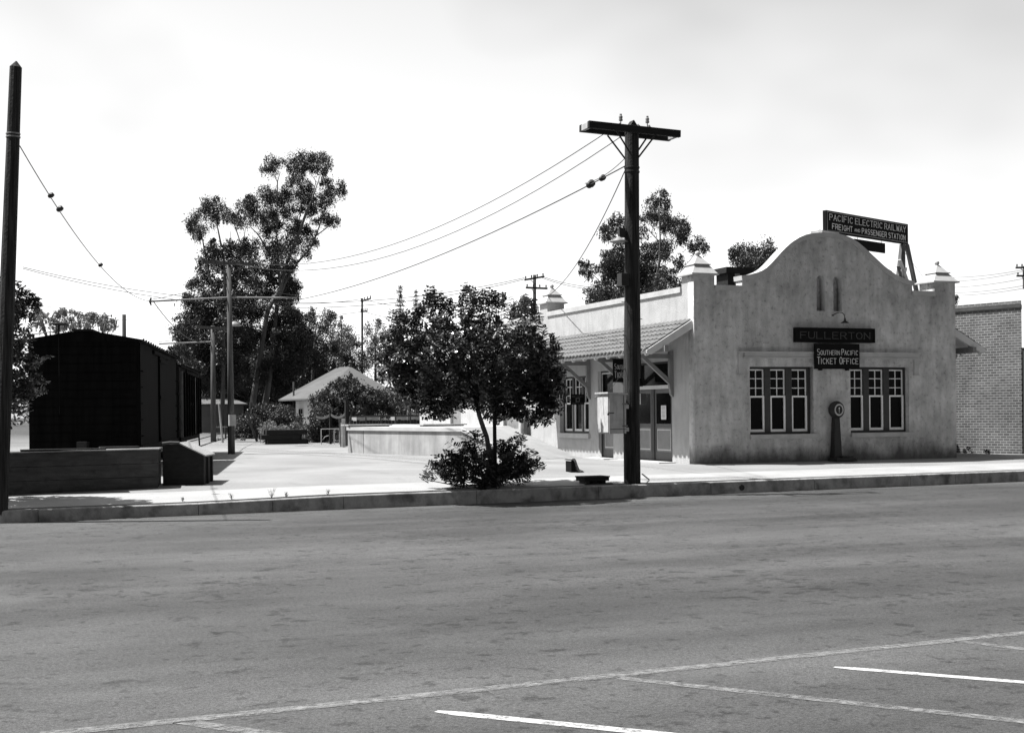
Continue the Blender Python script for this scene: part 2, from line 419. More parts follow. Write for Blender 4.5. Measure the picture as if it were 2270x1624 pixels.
def road_material():
    m = bpy.data.materials.new('asphalt'); m.use_nodes = True
    n, l = m.node_tree.nodes, m.node_tree.links; b = n['Principled BSDF']; b.inputs['Roughness'].default_value = 0.8
    b.inputs['Specular IOR Level'].default_value = 0.25
    t = n.new('ShaderNodeTexCoord')
    def noise(sc, st, det=6, ro=0.55):
        q = n.new('ShaderNodeMapping'); q.inputs['Scale'].default_value = st; q.inputs['Rotation'].default_value = (0, 0, -PHI); l.new(t.outputs['Object'], q.inputs[0])
        z = n.new('ShaderNodeTexNoise'); z.inputs['Scale'].default_value = sc; z.inputs['Detail'].default_value = det; z.inputs['Roughness'].default_value = ro
        l.new(q.outputs[0], z.inputs['Vector']); return z.outputs['Fac']
    def rng(o, a, bb, lo, hi):
        r_ = n.new('ShaderNodeMapRange'); r_.inputs['From Min'].default_value = a; r_.inputs['From Max'].default_value = bb
        r_.inputs['To Min'].default_value = lo; r_.inputs['To Max'].default_value = hi; l.new(o, r_.inputs[0]); return r_.outputs[0]
    def mul(a, c):
        x = n.new('ShaderNodeMath'); x.operation = 'MULTIPLY'; l.new(a, x.inputs[0])
        if isinstance(c, (int, float)): x.inputs[1].default_value = c
        else: l.new(c, x.inputs[1])
        return x.outputs[0]
    o = mul(rng(noise(0.16, (0.28, 1.9, 1), 4), 0.40, 0.60, 0.74, 1.24), 0.057)      # broad bands along the street
    o = mul(o, rng(noise(0.7, (0.8, 1.2, 1), 6, .65), 0.36, 0.64, 0.84, 1.14))
    o = mul(o, rng(noise(0.9, (0.3, 2.0, 1), 4), 0.3, 0.7, 0.88, 1.10))              # drag streaks
    o = mul(o, rng(noise(3.1, (1, 1, 1), 5, 0.62), 0.32, 0.40, 0.52, 1))             # oil spots
    sp = n.new('ShaderNodeMath'); sp.operation = 'SUBTRACT'; l.new(noise(5.5, (1, 1, 1), 5, 0.6), sp.inputs[0]); l.new(mul(noise(0.35, (1, 1, 1), 2), 0.35), sp.inputs[1])
    o = mul(o, rng(sp.outputs[0], 0.16, 0.23, 0.55, 1))
    o = mul(o, rng(noise(7, (1, 1, 1), 3, 0.5), 0.30, 0.37, 0.66, 1))
    o = mul(o, rng(noise(30, (1, 1, 1), 3, 0.8), 0.3, 0.7, 0.62, 1.42))             # aggregate
    o = mul(o, rng(noise(120, (1, 1, 1), 2, 0.8), 0.35, 0.75, 0.70, 1.55))
    l.new(o, b.inputs['Base Color'])
    bn = n.new('ShaderNodeBump'); bn.inputs['Strength'].default_value = 0.35; bn.inputs['Distance'].default_value = 0.01
    l.new(noise(70, (1, 1, 1), 3), bn.inputs['Height']); l.new(bn.outputs[0], b.inputs['Normal'])
    return m
earth = ground_material(); asphalt = road_material()
soil = mat('verge_soil', 0.12, 0.95, 0.4, 5, bump=0.6, bscale=12, fine=0.2)
walk = mat('sidewalk_concrete', 0.30, 0.9, 0.12, 0.8, fine=0.08, spots=(2.5, 0.25, 0.36, 0.8))
dirt_dark = mat('damp_earth', 0.20, 0.95, 0.35, 3, (1, 0.4, 1), fine=0.2)

SL = [-400, -120, -40, -10, -4, 0, 1, 2, 3, 3.5, 4, 4.5, 5, 5.5, 6, 6.5, 7, 7.5, 9, 12, 16, 20, 26, 32, 45, 70, 120, 400]
strip('road', asphalt, [-400, -20, 40, 400], [-60, -20, 0], lambda s, d: ZR)
strip('ground', earth, [-1500]+SL+[1500], [2.6, 3.2, 3.8, 4.4, 5.2, 8, 20, 60, 200, 2600], lambda s, d: kz(s)*min(1, max(0, (5.2-d)/4.6)))
strip('pavement', walk, SL, [0.60, 1.2, 1.9, 2.6], lambda s, d: kz(s)*min(1, max(0, (5.2-d)/4.6)))
strip('verge', soil, SL, [0.16, 0.38, 0.60], lambda s, d: kz(s)-(0.055 if s < 17 else 0.02)+(0.02 if abs(d-.38) < .05 else 0))
# vertical edge of the paving slab
mb = MB()
for i in range(len(SL)-1):
    a, b = SL[i], SL[i+1]
    mb.add([kpt(a, .60, kz(a)*1.0), kpt(b, .60, kz(b)*1.0), kpt(b, .60, kz(b)-.09), kpt(a, .60, kz(a)-.09)], [(0, 3, 2, 1)])
tag(mb.build('pavement_edge', walk, fix=False), kind='structure')
# kerb, cast in lengths with joints
mb = MB(); random.seed(4)
s = -60.0
while s < 110:
    L = random.choice([1.52, 3.05, 3.05]); e = s+L-0.012
    za, zb = kz(s), kz(e)
    mb.add([kpt(s, 0, ZR-.1), kpt(e, 0, ZR-.1), kpt(e, .025, zb-.02), kpt(s, .025, za-.02), kpt(s, .045, za), kpt(e, .045, zb), kpt(e, .16, zb), kpt(s, .16, za), kpt(s, .16, ZR-.1), kpt(e, .16, ZR-.1)],
           [(0,1,2,3), (3,2,5,4), (4,5,6,7), (7,6,9,8), (0,3,4,7,8), (1,9,6,5,2)])
    s += L
tag(mb.build('kerb', kerb_m), kind='structure')
drain = MB().tube([kpt(17.05, -0.006, -0.335), kpt(17.05, 0.0, -0.335)], 0.075, 14)
tag(drain.build('drain_hole', iron), 'round dark drain outlet in the face of the kerb', 'drain')

# painted lines on the road
def paint_mat(name, v, cover, soft):
    m = mat(name, v, 0.8, 0.15, 6, fine=0.15); n, l = m.node_tree.nodes, m.node_tree.links
    t = n.new('ShaderNodeTexCoord'); z = n.new('ShaderNodeTexNoise'); z.inputs['Scale'].default_value = 16; z.inputs['Detail'].default_value = 6; z.inputs['Roughness'].default_value = 0.75
    l.new(t.outputs['Object'], z.inputs['Vector'])
    r_ = n.new('ShaderNodeMapRange'); r_.inputs['From Min'].default_value = cover-soft; r_.inputs['From Max'].default_value = cover+soft
    l.new(z.outputs['Fac'], r_.inputs[0]); l.new(r_.outputs[0], n['Principled BSDF'].inputs['Alpha'])
    return m
fresh = paint_mat('fresh_line_paint', 0.40, 0.41, 0.10)
worn = paint_mat('worn_line_paint', 0.18, 0.49, 0.13)
wornm = paint_mat('worn_bright_line_paint', 0.20, 0.49, 0.14)
def line(pa, pb, wd, m, round_=False, n=10):
    a = atZ(*pa, ZR); b = atZ(*pb, ZR); d = (b-a).normalized(); q = Vector((-d.y, d.x, 0))
    mb = MB(); rr = random.Random(int(pa[0]))
    L = (b-a).length; N = max(n, int(L/0.15)); fs = []
    for i in range(N+1):
        p = a+(b-a)*i/N; j = 1+rr.uniform(-.06, .06)
        e = 1
        if round_ and i == 0: e = .45
        mb.v += [tuple(p-q*wd/2*j*e+Vector((0, 0, .004))), tuple(p+q*wd/2*(2-j)*e+Vector((0, 0, .004)))]
    mb.f = [(2*i, 2*i+2, 2*i+3, 2*i+1) for i in range(N)]
    return tag(mb.build('road_marking', m, fix=False), kind='structure')
line((90, 1628), (2400, 1389), .15, worn)
line((90, 1629.5), (2400, 1390.5), .045, wornm).location.z = .0015
line((966, 1576), (1750, 1655), .115, fresh, True)
line((1848, 1478), (2500, 1530), .105, fresh, True)
line((1372, 1502), (2330, 1605), .12, worn)
line((2120, 1420), (2420, 1457), .11, worn)
line((395, 1598), (640, 1632), .13, worn)

# darker wheel tracks across the yard
tm = paint_mat('wheel_track_earth', 0.26, 0.47, 0.16)
def track(pts, wd, zoff=.004, name='wheel_track'):
    P = [gnd(*p) for p in pts]; mb = MB(); V = []
    # resample
    Q = []
    for a, b in zip(P[:-1], P[1:]):
        for k in range(6): Q.append(a.lerp(b, k/6))
    Q.append(P[-1])
    for i, p in enumerate(Q):
        d = (Q[min(i+1, len(Q)-1)]-Q[max(i-1, 0)]).normalized(); q = Vector((-d.y, d.x, 0))
        for sg in (-1, 1):
            v = p+q*wd/2*sg; mb.v.append((v.x, v.y, gz(v.x, v.y)+zoff))
    mb.f = [(2*i, 2*i+2, 2*i+3, 2*i+1) for i in range(len(Q)-1)]
    return tag(mb.build(name, tm, fix=False), kind='structure')
track([(500, 990), (640, 1000), (800, 1008), (960, 1020), (1130, 1036)], 0.9)
track([(520, 996), (660, 1006), (830, 1016), (990, 1031)], 0.45, .0075)
track([(560, 985), (700, 985), (790, 990)], 3.0, .006)
track([(470, 986), (560, 978), (680, 978), (780, 986)], 4.0, .009)
track([(1420, 1063), (1560, 1059.5), (1690, 1057)], 0.7, .004, 'worn_earth_patch')

# ================================================================== STATION
X0, YF = 18.87, 33.65
st = thing('railway_station', (X0, YF, 0), 'stuccoed mission style station with curved gable front, corner finials and tiled side canopies', 'station')
def lx(px, py, Y=YF): return at(px, py, Y).x - X0
def lz(px, py, Y=YF): return at(px, py, Y).z
curve_px = [(1641,611),(1656,609.5),(1673.7,605.4),(1686,600.5),(1695.7,594.5),(1706.5,584.5),(1717.6,572.5),(1728.5,560),(1739.5,548.8),(1753,537),(1768.7,527),(1783,521),(1798,517.8),(1812,516.2),(1827,516),(1842,516.8),(1856,518.5),(1871,522.5),(1885.6,528.7),(1900,538),(1914.8,550.6),(1929.5,564.5),(1944,578),(1957,590),(1969.6,600),(1984,609.5),(1999,616.4),(2012,621),(2024,623.7)]
curve = [(lx(*p), lz(*p)) for p in curve_px]
WL0, WL1 = lx(1661, 813), lx(1802, 813)
WR0, WR1 = lx(1884, 811), lx(2013.6, 811)
WZ0, WZ1 = 0.82, 2.80
def slit(x0, x1, z0, z1):
    r_ = (x1-x0)/2; c = (x0+x1)/2
    return [(x0, z0), (x1, z0)] + [(c+r_*math.cos(t*math.pi/8), z1-r_+r_*math.sin(t*math.pi/8)) for t in range(9)]
c_in = [(x, z-0.10) for x, z in curve]
outline = [(0, -.3), (9.23, -.3), (9.23, 5.42), (8.45, 5.42), (8.45, 5.06), (c_in[-1][0]-.05, 5.06), (c_in[-1][0]-.05, c_in[-1][1])] + c_in[::-1][1:-1] + [(c_in[0][0]+.05, c_in[0][1]), (c_in[0][0]+.05, 5.06), (.68, 5.06), (.68, 5.42), (0, 5.42)]
holes = [[(WL0, WZ0), (WL1, WZ0), (WL1, WZ1), (WL0, WZ1)], [(WR0, WZ0), (WR1, WZ0), (WR1, WZ1), (WR0, WZ1)],
         slit(lx(1810, 690), lx(1828, 690), 4.46, 5.52), slit(lx(1847, 690), lx(1866, 690), 4.46, 5.52)]
holed(outline, holes, .34, 'front_wall', stucco, st)
# backs of the slots
mb = MB(); mb.box(3.9, 5.3, .27, .33, 4.3, 5.6); mb.build('slot_back', stucco, st)
# coping of the curved gable
mb = MB(); n_ = len(curve)
for i in range(n_-1):
    (xa, za), (xb, zb) = curve[i], curve[i+1]
    def nrm(k):
        a, b = curve[max(k-1, 0)], curve[min(k+1, n_-1)]; d = Vector((b[0]-a[0], 0, b[1]-a[1])).normalized(); return (-d.z, d.x)
    na, nb = nrm(i), nrm(i+1); T = .135
    vs = []
    for (x, z, nn) in ((xa, za, na), (xb, zb, nb)):
        for y in (-.06, .40): vs += [(x, y, z), (x-nn[0]*T, y, z-nn[1]*T)]
    mb.add(vs, [(0,4,5,1), (2,3,7,6), (0,2,6,4), (1,5,7,3)] + ([(0,1,3,2)] if i == 0 else []) + ([(4,6,7,5)] if i == n_-2 else []))
cop = mb.build('coping', stucco_l, st)
mb = MB(); mb.box(.70, c_in[0][0]+.045, -.05, .39, 5.0, 5.14); mb.build('coping', stucco_l, st)
mb = MB(); mb.box(c_in[-1][0]-.045, 8.44, -.05, .39, 5.0, 5.14); mb.build('coping', stucco_l, st)
def finial(x0, y0, wx, wy, zt):
    cx, cy = x0+wx/2, y0+wy/2; hx, hy = wx/2, wy/2
    mb = MB(); mb.box(cx-hx-.10, cx+hx+.10, cy-hy-.10, cy+hy+.10, zt, zt+.045)
    mb.frustum(cx-hx-.075, cx+hx+.075, cy-hy-.075, cy+hy+.075, zt+.045, cx-.24, cx+.24, cy-.24, cy+.24, zt+.30)
    mb.box(cx-.285, cx+.285, cy-.285, cy+.285, zt+.302, zt+.328)
    mb.frustum(cx-.25, cx+.25, cy-.25, cy+.25, zt+.33, cx-.04, cx+.04, cy-.04, cy+.04, zt+.585)
    f = mb.build('finial', cap, st)
    MB().sphere((cx, cy, zt+.65), .078).build('ball', cap, f, smooth=True)
# front towers (depth behind the front wall) and rear tower
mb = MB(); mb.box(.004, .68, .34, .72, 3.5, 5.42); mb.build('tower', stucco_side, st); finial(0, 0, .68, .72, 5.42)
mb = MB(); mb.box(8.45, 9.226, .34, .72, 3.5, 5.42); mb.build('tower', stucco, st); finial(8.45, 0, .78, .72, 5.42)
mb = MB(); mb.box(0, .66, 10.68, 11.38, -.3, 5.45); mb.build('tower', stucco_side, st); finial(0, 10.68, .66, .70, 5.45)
# side wall with window and doors
SW = (7.22, 9.65); D1 = (5.35, 6.46); D2 = (1.37, 4.30)
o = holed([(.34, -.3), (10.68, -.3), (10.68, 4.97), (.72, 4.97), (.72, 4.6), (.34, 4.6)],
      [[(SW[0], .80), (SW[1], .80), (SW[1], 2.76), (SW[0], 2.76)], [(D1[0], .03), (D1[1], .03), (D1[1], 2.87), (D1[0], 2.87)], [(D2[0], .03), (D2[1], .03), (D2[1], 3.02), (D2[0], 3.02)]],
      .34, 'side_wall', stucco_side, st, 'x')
mb = MB(); mb.box(-.05, .40, .725, 10.675, 4.97, 5.13); mb.build('coping', stucco_l, st)
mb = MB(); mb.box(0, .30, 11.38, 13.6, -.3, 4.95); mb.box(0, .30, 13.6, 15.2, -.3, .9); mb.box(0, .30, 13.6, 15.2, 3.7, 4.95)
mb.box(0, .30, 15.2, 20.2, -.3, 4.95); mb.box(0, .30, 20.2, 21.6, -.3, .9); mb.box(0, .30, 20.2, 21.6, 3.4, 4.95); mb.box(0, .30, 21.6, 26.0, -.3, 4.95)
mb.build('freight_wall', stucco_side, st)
mb = MB(); mb.box(-.05, .36, 11.385, 26.0, 4.95, 5.09); mb.build('coping', stucco_l, st)
for ya, yb, zt in ((13.6, 15.2, 3.7), (20.2, 21.6, 3.4)):
    MB().box(.12, .20, ya, yb, .9, zt).build('freight_door', trimg, st)
mb = MB(); mb.box(8.9, 9.224, .34, 26.0, -.3, 4.9); mb.build('side_wall', stucco, st)
mb = MB(); mb.box(0.01, 9.22, 25.7, 26.003, -.3, 4.9); mb.build('rear_wall', stucco, st)
MB().box(.31, 8.9, .36, 25.7, 4.45, 4.55).build('flat_roof', dark_roof, st)
# roof vent box behind the parapet
rv = at(1622, 600, 36.4); vx = rv.x-X0
mb = MB(); mb.box(vx-.36, vx+.40, 2.4, 3.1, 4.55, rv.z-.12); vent = mb.build('roof_vent', wood_d, st)
MB().box(vx-.47, vx+.50, 2.3, 3.2, rv.z-.12, rv.z+.06).build('vent_lid', wood_d, vent)
MB().box(vx-.12, vx+.06, 2.38, 2.395, 4.7, rv.z-.13).build('vent_slat', trimg, vent)

def bx(mb, side, a0, a1, d0, d1, z0, z1):
    return mb.box(d0, d1, a0, a1, z0, z1) if side else mb.box(a0, a1, d0, d1, z0, z1)
def window_group(side, a0, a1, z0, z1, sashes, zm, d=.16):
    root = MB(); # dark frame, mullions and head
    e = .004
    xs = [a0+e] + [q for s_ in sashes for q in s_] + [a1-e]
    for i in range(0, len(xs), 2):
        if xs[i+1]-xs[i] > .01: bx(root, side, xs[i], xs[i+1], d, d+.12, z0+e, z1-e)
    for s_ in sashes:
        bx(root, side, s_[0]+.001, s_[1]-.001, d, d+.12, z1-.07, z1-e); bx(root, side, s_[0]+.001, s_[1]-.001, d, d+.12, z0+e, z0+.07)
    fr = root.build('window', trimd, st)
    zt, zb = z1-.07, z0+.07
    for s_ in sashes:
        u = MB(); b = .038; x0, x1 = s_[0]+.002, s_[1]-.002; D = d+.06
        bx(u, side, x0, x0+b, D, D+.035, zm, zt); bx(u, side, x1-b, x1, D, D+.035, zm, zt)
        bx(u, side, x0+b, x1-b, D, D+.035, zt-b, zt)
        c = (x0+x1)/2; bx(u, side, c-.011, c+.011, D+.002, D+.033, zm, zt-b)
        for k in (1, 2):
            zz = zm+(zt-zm)*k/3; bx(u, side, x0+b, c-.011, D+.002, D+.033, zz-.011, zz+.011); bx(u, side, c+.011, x1-b, D+.002, D+.033, zz-.011, zz+.011)
        u.build('upper_sash', sashw, fr)
        u = MB(); b = .055; D = d+.02; x0 -= 0; 
        bx(u, side, x0, x0+b, D, D+.038, zb+.075, zm-.0); bx(u, side, x1-b, x1, D, D+.038, zb+.075, zm)
        bx(u, side, x0, x1, D, D+.04, zm, zm+.05); bx(u, side, x0, x1, D, D+.04, zb, zb+.075)
        u.build('lower_sash', sashw, fr)
    g = MB(); bx(g, side, a0+.03, a1-.03, d+.085, d+.093, z0+.03, z1-.03); g.build('glass', glass, fr)
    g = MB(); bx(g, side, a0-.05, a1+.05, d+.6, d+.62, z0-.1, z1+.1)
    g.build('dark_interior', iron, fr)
    return fr
YS = YF+.24
def fx(px): return at(px, 880, YS).x-X0
window_group(False, WL0, WL1, WZ0, WZ1, [(fx(1692)-(fx(1738.7)-fx(1704.5)), fx(1692)), (fx(1704.5), fx(1738.7)), (fx(1752), fx(1786.5))], 1.90, .18)
window_group(False, WR0, WR1, WZ0, WZ1, [(fx(1910.5)-(fx(1955)-fx(1923)), fx(1910.5)), (fx(1923), fx(1955)), (fx(1967.5), fx(2000))], 1.90, .18)
mb = MB(); mb.box(WL0-.02, WL1+.10, -.09, .18, WZ0-.13, WZ0-.002); mb.build('sill', stucco_l, st)
mb = MB(); mb.box(WR0-.02, WR1+.10, -.09, .18, WZ0-.13, WZ0-.002); mb.build('sill', stucco_l, st)
window_group(True, SW[0], SW[1], .80, 2.76, [(7.30, 7.98), (8.12, 8.78), (8.92, 9.58)], 1.80, .16)
mb = MB(); mb.box(-.09, .16, SW[0]-.10, SW[1]+.05, .64, .798); mb.build('sill', stucco_l, st)
# hood moulding over the front windows
m0, m1 = lx(1634, 779), lx(2034, 779)
mb = MB(); mb.box(m0, m1, -.13, .0, 3.19, 3.235); mb.box(m0+.19, m1-.04, -.10, 0, 3.075, 3.19); mb.box(m0+.15, m1-.08, -.12, 0, 3.045, 3.078)
mb.box(m0+.01, m0+.17, -.06, 0, 2.57, 3.19); mb.box(m0-.01, m0+.19, -.08, 0, 2.54, 2.57); mb.box(m1-.18, m1-.02, -.06, 0, 2.57, 3.045); mb.box(m1-.20, m1, -.08, 0, 2.54, 2.57)
mb.build('hood_moulding', stucco_l, st)
# single door with glazed upper half
def door_leaf(a0, a1, z0, z1, d, zg, parent, zp=(.35, .98)):
    m_ = MB(); b = .10
    m_.box(d, d+.045, a0, a0+b, z0, z1); m_.box(d, d+.045, a1-b, a1, z0, z1)
    m_.box(d, d+.045, a0+b, a1-b, z1-.12, z1); m_.box(d, d+.045, a0+b, a1-b, z0, zp[0]-.05); m_.box(d, d+.045, a0+b, a1-b, zp[1]+.05, zg)
    lf = m_.build('door', doorp, parent)
    MB().box(d+.018, d+.026, a0+b, a1-b, zg, z1-.12).build('glass', glass, lf)
    MB().box(d+.012, d+.03, a0+b, a1-b, zp[0]-.05, zp[1]+.05).build('panel', panelp, lf)
    k = MB(); k.box(d+.004, d+.012, a0+b+.04, a1-b-.04, zp[0]+.55*(zp[1]-zp[0])*0, zp[0]+.03); k.box(d+.004, d+.012, a0+b+.04, a1-b-.04, zp[1]-.03, zp[1])
    k.box(d+.004, d+.012, a0+b+.04, a0+b+.06, zp[0]+.03, zp[1]-.03); k.box(d+.004, d+.012, a1-b-.06, a1-b-.04, zp[0]+.03, zp[1]-.03)
    k.build('panel_moulding', trimw, lf)
    return lf
mb = MB(); mb.box(.10, .22, D1[0]+.004, D1[0]+.06, .035, 2.865); mb.box(.10, .22, D1[1]-.06, D1[1]-.004, .035, 2.865); mb.box(.10, .22, D1[0]+.06, D1[1]-.06, 2.80, 2.865); mb.box(.10, .22, D1[0]+.06, D1[1]-.06, 2.02, 2.08)
df = mb.build('door_frame', trimd, st)
mb = MB(); mb.box(.09, .099, D1[0]+.10, D1[0]+.13, 2.08, 2.80); mb.box(.09, .099, D1[1]-.13, D1[1]-.10, 2.08, 2.80); mb.box(.09, .099, D1[0]+.13, D1[1]-.13, 2.76, 2.80)
mb.build('transom_trim', trimw, df)
MB().box(.17, .18, D1[0]+.06, D1[1]-.06, 2.08, 2.80).build('glass', glass, df)
door_leaf(D1[0]+.06, D1[1]-.06, .04, 2.02, .13, 1.15, df)
# double door
dm = .19
mb = MB(); a0, a1 = D2
pf = [(a0+.004, a0+.24), ((a0+a1)/2-.09, (a0+a1)/2+.09), (a1-.22, a1-.004)]
for q in pf: mb.box(.12, .26, q[0], q[1], .035, 2.20)
mb.box(.12, .26, a0+.004, a1-.004, 2.96, 3.015); mb.box(.12, .26, a0+.004, a0+.05, 2.31, 2.96); mb.box(.12, .26, a1-.05, a1-.004, 2.31, 2.96)
df2 = mb.build('door_frame', trimd, st)
MB().box(.07, .27, a0+.004, a1-.004, 2.20, 2.31).build('transom_bar', trimw, df2)
MB().box(.20, .21, a0+.05, a1-.05, 2.31, 2.96).build('transom_glass', glass, df2)
lf = door_leaf(pf[0][1], pf[1][0], .04, 2.19, .15, 1.15, df2)
door_leaf(pf[1][1], pf[2][0], .04, 2.19, .15, 1.15, df2)
MB().box(.09, .12, a0+.03, a1-.03, 3.02, 3.07).build('head_moulding', trimw, df2)
MB().box(-.5, .34, D1[0]-.3, D1[1]+.2, -.05, .03).build('doorstep', conc_top, st)
MB().box(-.55, .34, D2[0]-.2, D2[1]+.2, -.05, .03).build('doorstep', conc_top, st)
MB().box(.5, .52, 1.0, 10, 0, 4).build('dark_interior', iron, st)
# poster in the door glass
pc = (pf[0][1]+pf[1][0])/2
po = MB().box(.128, .132, pc-.20, pc+.12, 1.28, 1.70).build('poster', paper, None, (X0, YF, 0)); tag(po, 'small white notice pinned inside the glass of the station double door', 'notice')
k = MB(); rr = random.Random(3)
for zz in (1.66, 1.63, 1.60, 1.55, 1.50, 1.46, 1.42, 1.38, 1.34):
    k.box(.124, .1275, pc-.16+rr.uniform(0, .04), pc+.08-rr.uniform(0, .05), zz-.006, zz+.004)
k.build('faint_print', mat('grey_ink', .25, .8, .1), po)

# canopies -----------------------------------------------------------
def canopy(sgn, xb, y0, y1, ztop, zlow, run, name, yr):
    cn = thing(name, (xb, 0, 0), None, None); cn.parent = st
    del_dir = Vector((-sgn*run, 0, zlow-ztop)); L = del_dir.length; dd = del_dir.normalized(); nn = Vector((-dd.z*sgn*-1, 0, abs(dd.x))).normalized()
    if nn.z < 0: nn = -nn
    if nn.dot(dd) > 1e-3: nn = Vector((dd.z, 0, -dd.x)); nn = nn if nn.z > 0 else -nn
    def P(t, y, h): v = Vector((0, y, ztop)) + dd*t + nn*h; return v
    # deck
    m_ = MB(); vs = [P(0, y0, 0), P(L, y0, 0), P(L, y1, 0), P(0, y1, 0), P(0, y0, .045), P(L, y0, .045), P(L, y1, .045), P(0, y1, .045)]
    m_.add(vs, [(0,3,2,1),(4,5,6,7),(0,1,5,4),(1,2,6,5),(2,3,7,6),(3,0,4,7)]); m_.build('deck', trimw, cn)
    # tiles: barrel courses laid in columns
    m_ = MB(); rr = random.Random(7); nc = 6; cl = (L+.05)/nc; y = y0+.10; n = 8
    while y < y1-.05:
        for c in range(nc):
            t1 = L+.07-c*cl; t0 = t1-cl-.05; h1 = .055+.022+rr.uniform(-.004, .004); h0 = .055
            r1 = .084; r0 = .066; ys = y+rr.uniform(-.006, .006)
            vs = []
            for t, h, r_ in ((t0, h0, r0), (t1, h1, r1)):
                for k in range(n+1):
                    a = math.pi*k/n; vs.append(P(t, ys+r_*math.cos(a), h+r_*math.sin(a)*.85))
            for k in range(n+1):
                a = math.pi*k/n; vs.append(P(t1, ys+(r1-.014)*math.cos(a), h1+(r1-.014)*math.sin(a)*.85))
            for k in range(n+1):
                a = math.pi*k/n; vs.append(P(t1-.12, ys+(r1-.014)*math.cos(a), h1+(r1-.014)*math.sin(a)*.85))
            fs = [(k, k+1, n+1+k+1, n+1+k) for k in range(n)] + [(n+1+k, n+2+k, 2*n+3+k, 2*n+2+k) for k in range(n)] + [(2*n+2+k, 2*n+3+k, 3*n+4+k, 3*n+3+k) for k in range(n)]
            m_.add(vs, fs)
        y += .26
    m_.build('roof_tiles', tile, cn, fix=False)
    # pan tiles between
    m_ = MB(); y = y0+.10
    while y < y1-.25:
        vs = []
        for t in (0.0, L+.05):
            for k in range(5):
                a = math.pi*k/4; vs.append(P(t, y+.13+.080*math.cos(a), .066-.045*math.sin(a)))
        m_.add(vs, [(k, k+1, 5+k+1, 5+k) for k in range(4)]); y += .26
    m_.build('pan_tiles', tile, cn, fix=False)
    # rafters with rounded tails
    for y in yr:
        m_ = MB(); poly = []
        base = [(0.05, 0), (L-.02, 0)] + [(L-.03+.055*math.sin(R(a)), -.055-.055*math.cos(R(a)+math.pi)*-1) for a in ()]
        pts = [(0.05, -.002), (L-.03, -.002), (L+.02, -.03)]
        for k in range(7):
            a = R(60-35*k); pts.append((L-.02+.06*math.cos(a), -.075+.06*math.sin(a)))
        pts += [(L-.16, -.085), (L-.24, -.125), (0.05, -.125)]
        n = len(pts); vs = [P(t, y-.04, h) for t, h in pts]+[P(t, y+.04, h) for t, h in pts]
        m_.add(vs, [tuple(range(n)), tuple(range(2*n-1, n-1, -1))]+[(i, n+i, n+(i+1) % n, (i+1) % n) for i in range(n)])
        m_.build('rafter', trimw, cn)
    # barge board on the near end, purlin and eave strip
    m_ = MB(); pts = [(0.0, .05), (L+.02, .05), (L+.05, -.02), (L+.02, -.07), (L-.06, -.13), (0.0, -.17)]
    n = len(pts); vs = [P(t, y0-.045, h) for t, h in pts]+[P(t, y0-.002, h) for t, h in pts]
    m_.add(vs, [tuple(range(n)), tuple(range(2*n-1, n-1, -1))]+[(i, n+i, n+(i+1) % n, (i+1) % n) for i in range(n)]); m_.build('barge_board', trimw, cn)
    xp = -sgn*run*.62; zp = ztop+(zlow-ztop)*.62-.155
    MB().box(min(xp-.06, xp+.06), max(xp-.06, xp+.06), y0-.14, y1+.1, zp-.18, zp).build('purlin', trimg, cn)
    b0 = P(L+.015, y0, -.02); b1 = P(L+.015, y1, -.02)
    MB().beam(b0, b1, .02, .05).build('eave_strip', trimw, cn)
    # brackets
    for yb in ([1.30, 4.20, 7.10, 9.95] if sgn > 0 else [1.3, 4.2, 7.1]):
        m_ = MB(); w2 = .055
        def q(pts, ya=yb-w2, yc=yb+w2):
            n = len(pts); vs = [(-sgn*x, ya, z) for x, z in pts]+[(-sgn*x, yc, z) for x, z in pts]
            m_.add(vs, [tuple(range(n)), tuple(range(2*n-1, n-1, -1))]+[(i, n+i, n+(i+1) % n, (i+1) % n) for i in range(n)])
        q([(0, 3.30), (.13, 3.30), (.13, 2.25), (.10, 2.12), (.09, 2.02), (.03, 1.95), (0, 1.95)])
        q([(.13, zp-.182), (1.12, zp-.182), (1.12, zp-.25), (1.06, zp-.31), (.13, zp-.31)], yb-.052, yb+.052)
        q([(.86, zp-.312), (1.02, zp-.312), (.131, 2.32), (.131, 2.48)], yb-.047, yb+.047)
        m_.build('bracket', trimg, cn)
    return cn
canopy(1, 0, .13, 10.45, 4.08, 3.22, 1.44, 'canopy', [.27+.845*k for k in range(13)])
canopy(-1, 9.23, .20, 10.3, 4.02, 3.34, 1.28, 'canopy', [.33+.845*k for k in range(12)])

# gooseneck lamp over the name board
lb = at(1845, 699, YF); 
lm = thing('wall_lamp', (lb.x, YF, lb.z), 'gooseneck lamp with a dark shade above the station name board', 'lamp')
pts = [(0, 0, 0)]+[(.16*k/8*.9+.0, -.05-.26*math.sin(R(22*k/2)), .09*math.sin(R(180*k/8))) for k in range(1, 8)]
pts = [(0,0,0), (.05,-.08,.05), (.10,-.18,.08), (.15,-.28,.06), (.18,-.34,-.02), (.185,-.35,-.12)]
MB().tube(pts, .012, 6).build('arm', iron, lm)
MB().lathe([(.03, 0), (.035, .03), (.03, .04)], 10, (0, 0, -.02)).build('wall_plate', iron, lm)
MB().lathe([(.02, .10), (.035, .03), (.05, .01), (.125, -.04), (.12, -.045), (.02, -.02)], 14, (.185, -.35, -.20)).build('shade', iron, lm, smooth=True)
MB().sphere((.185, -.35, -.27), .045, 10, 6).build('bulb', mat('frosted_bulb', .30, .3, .05), lm, smooth=True)

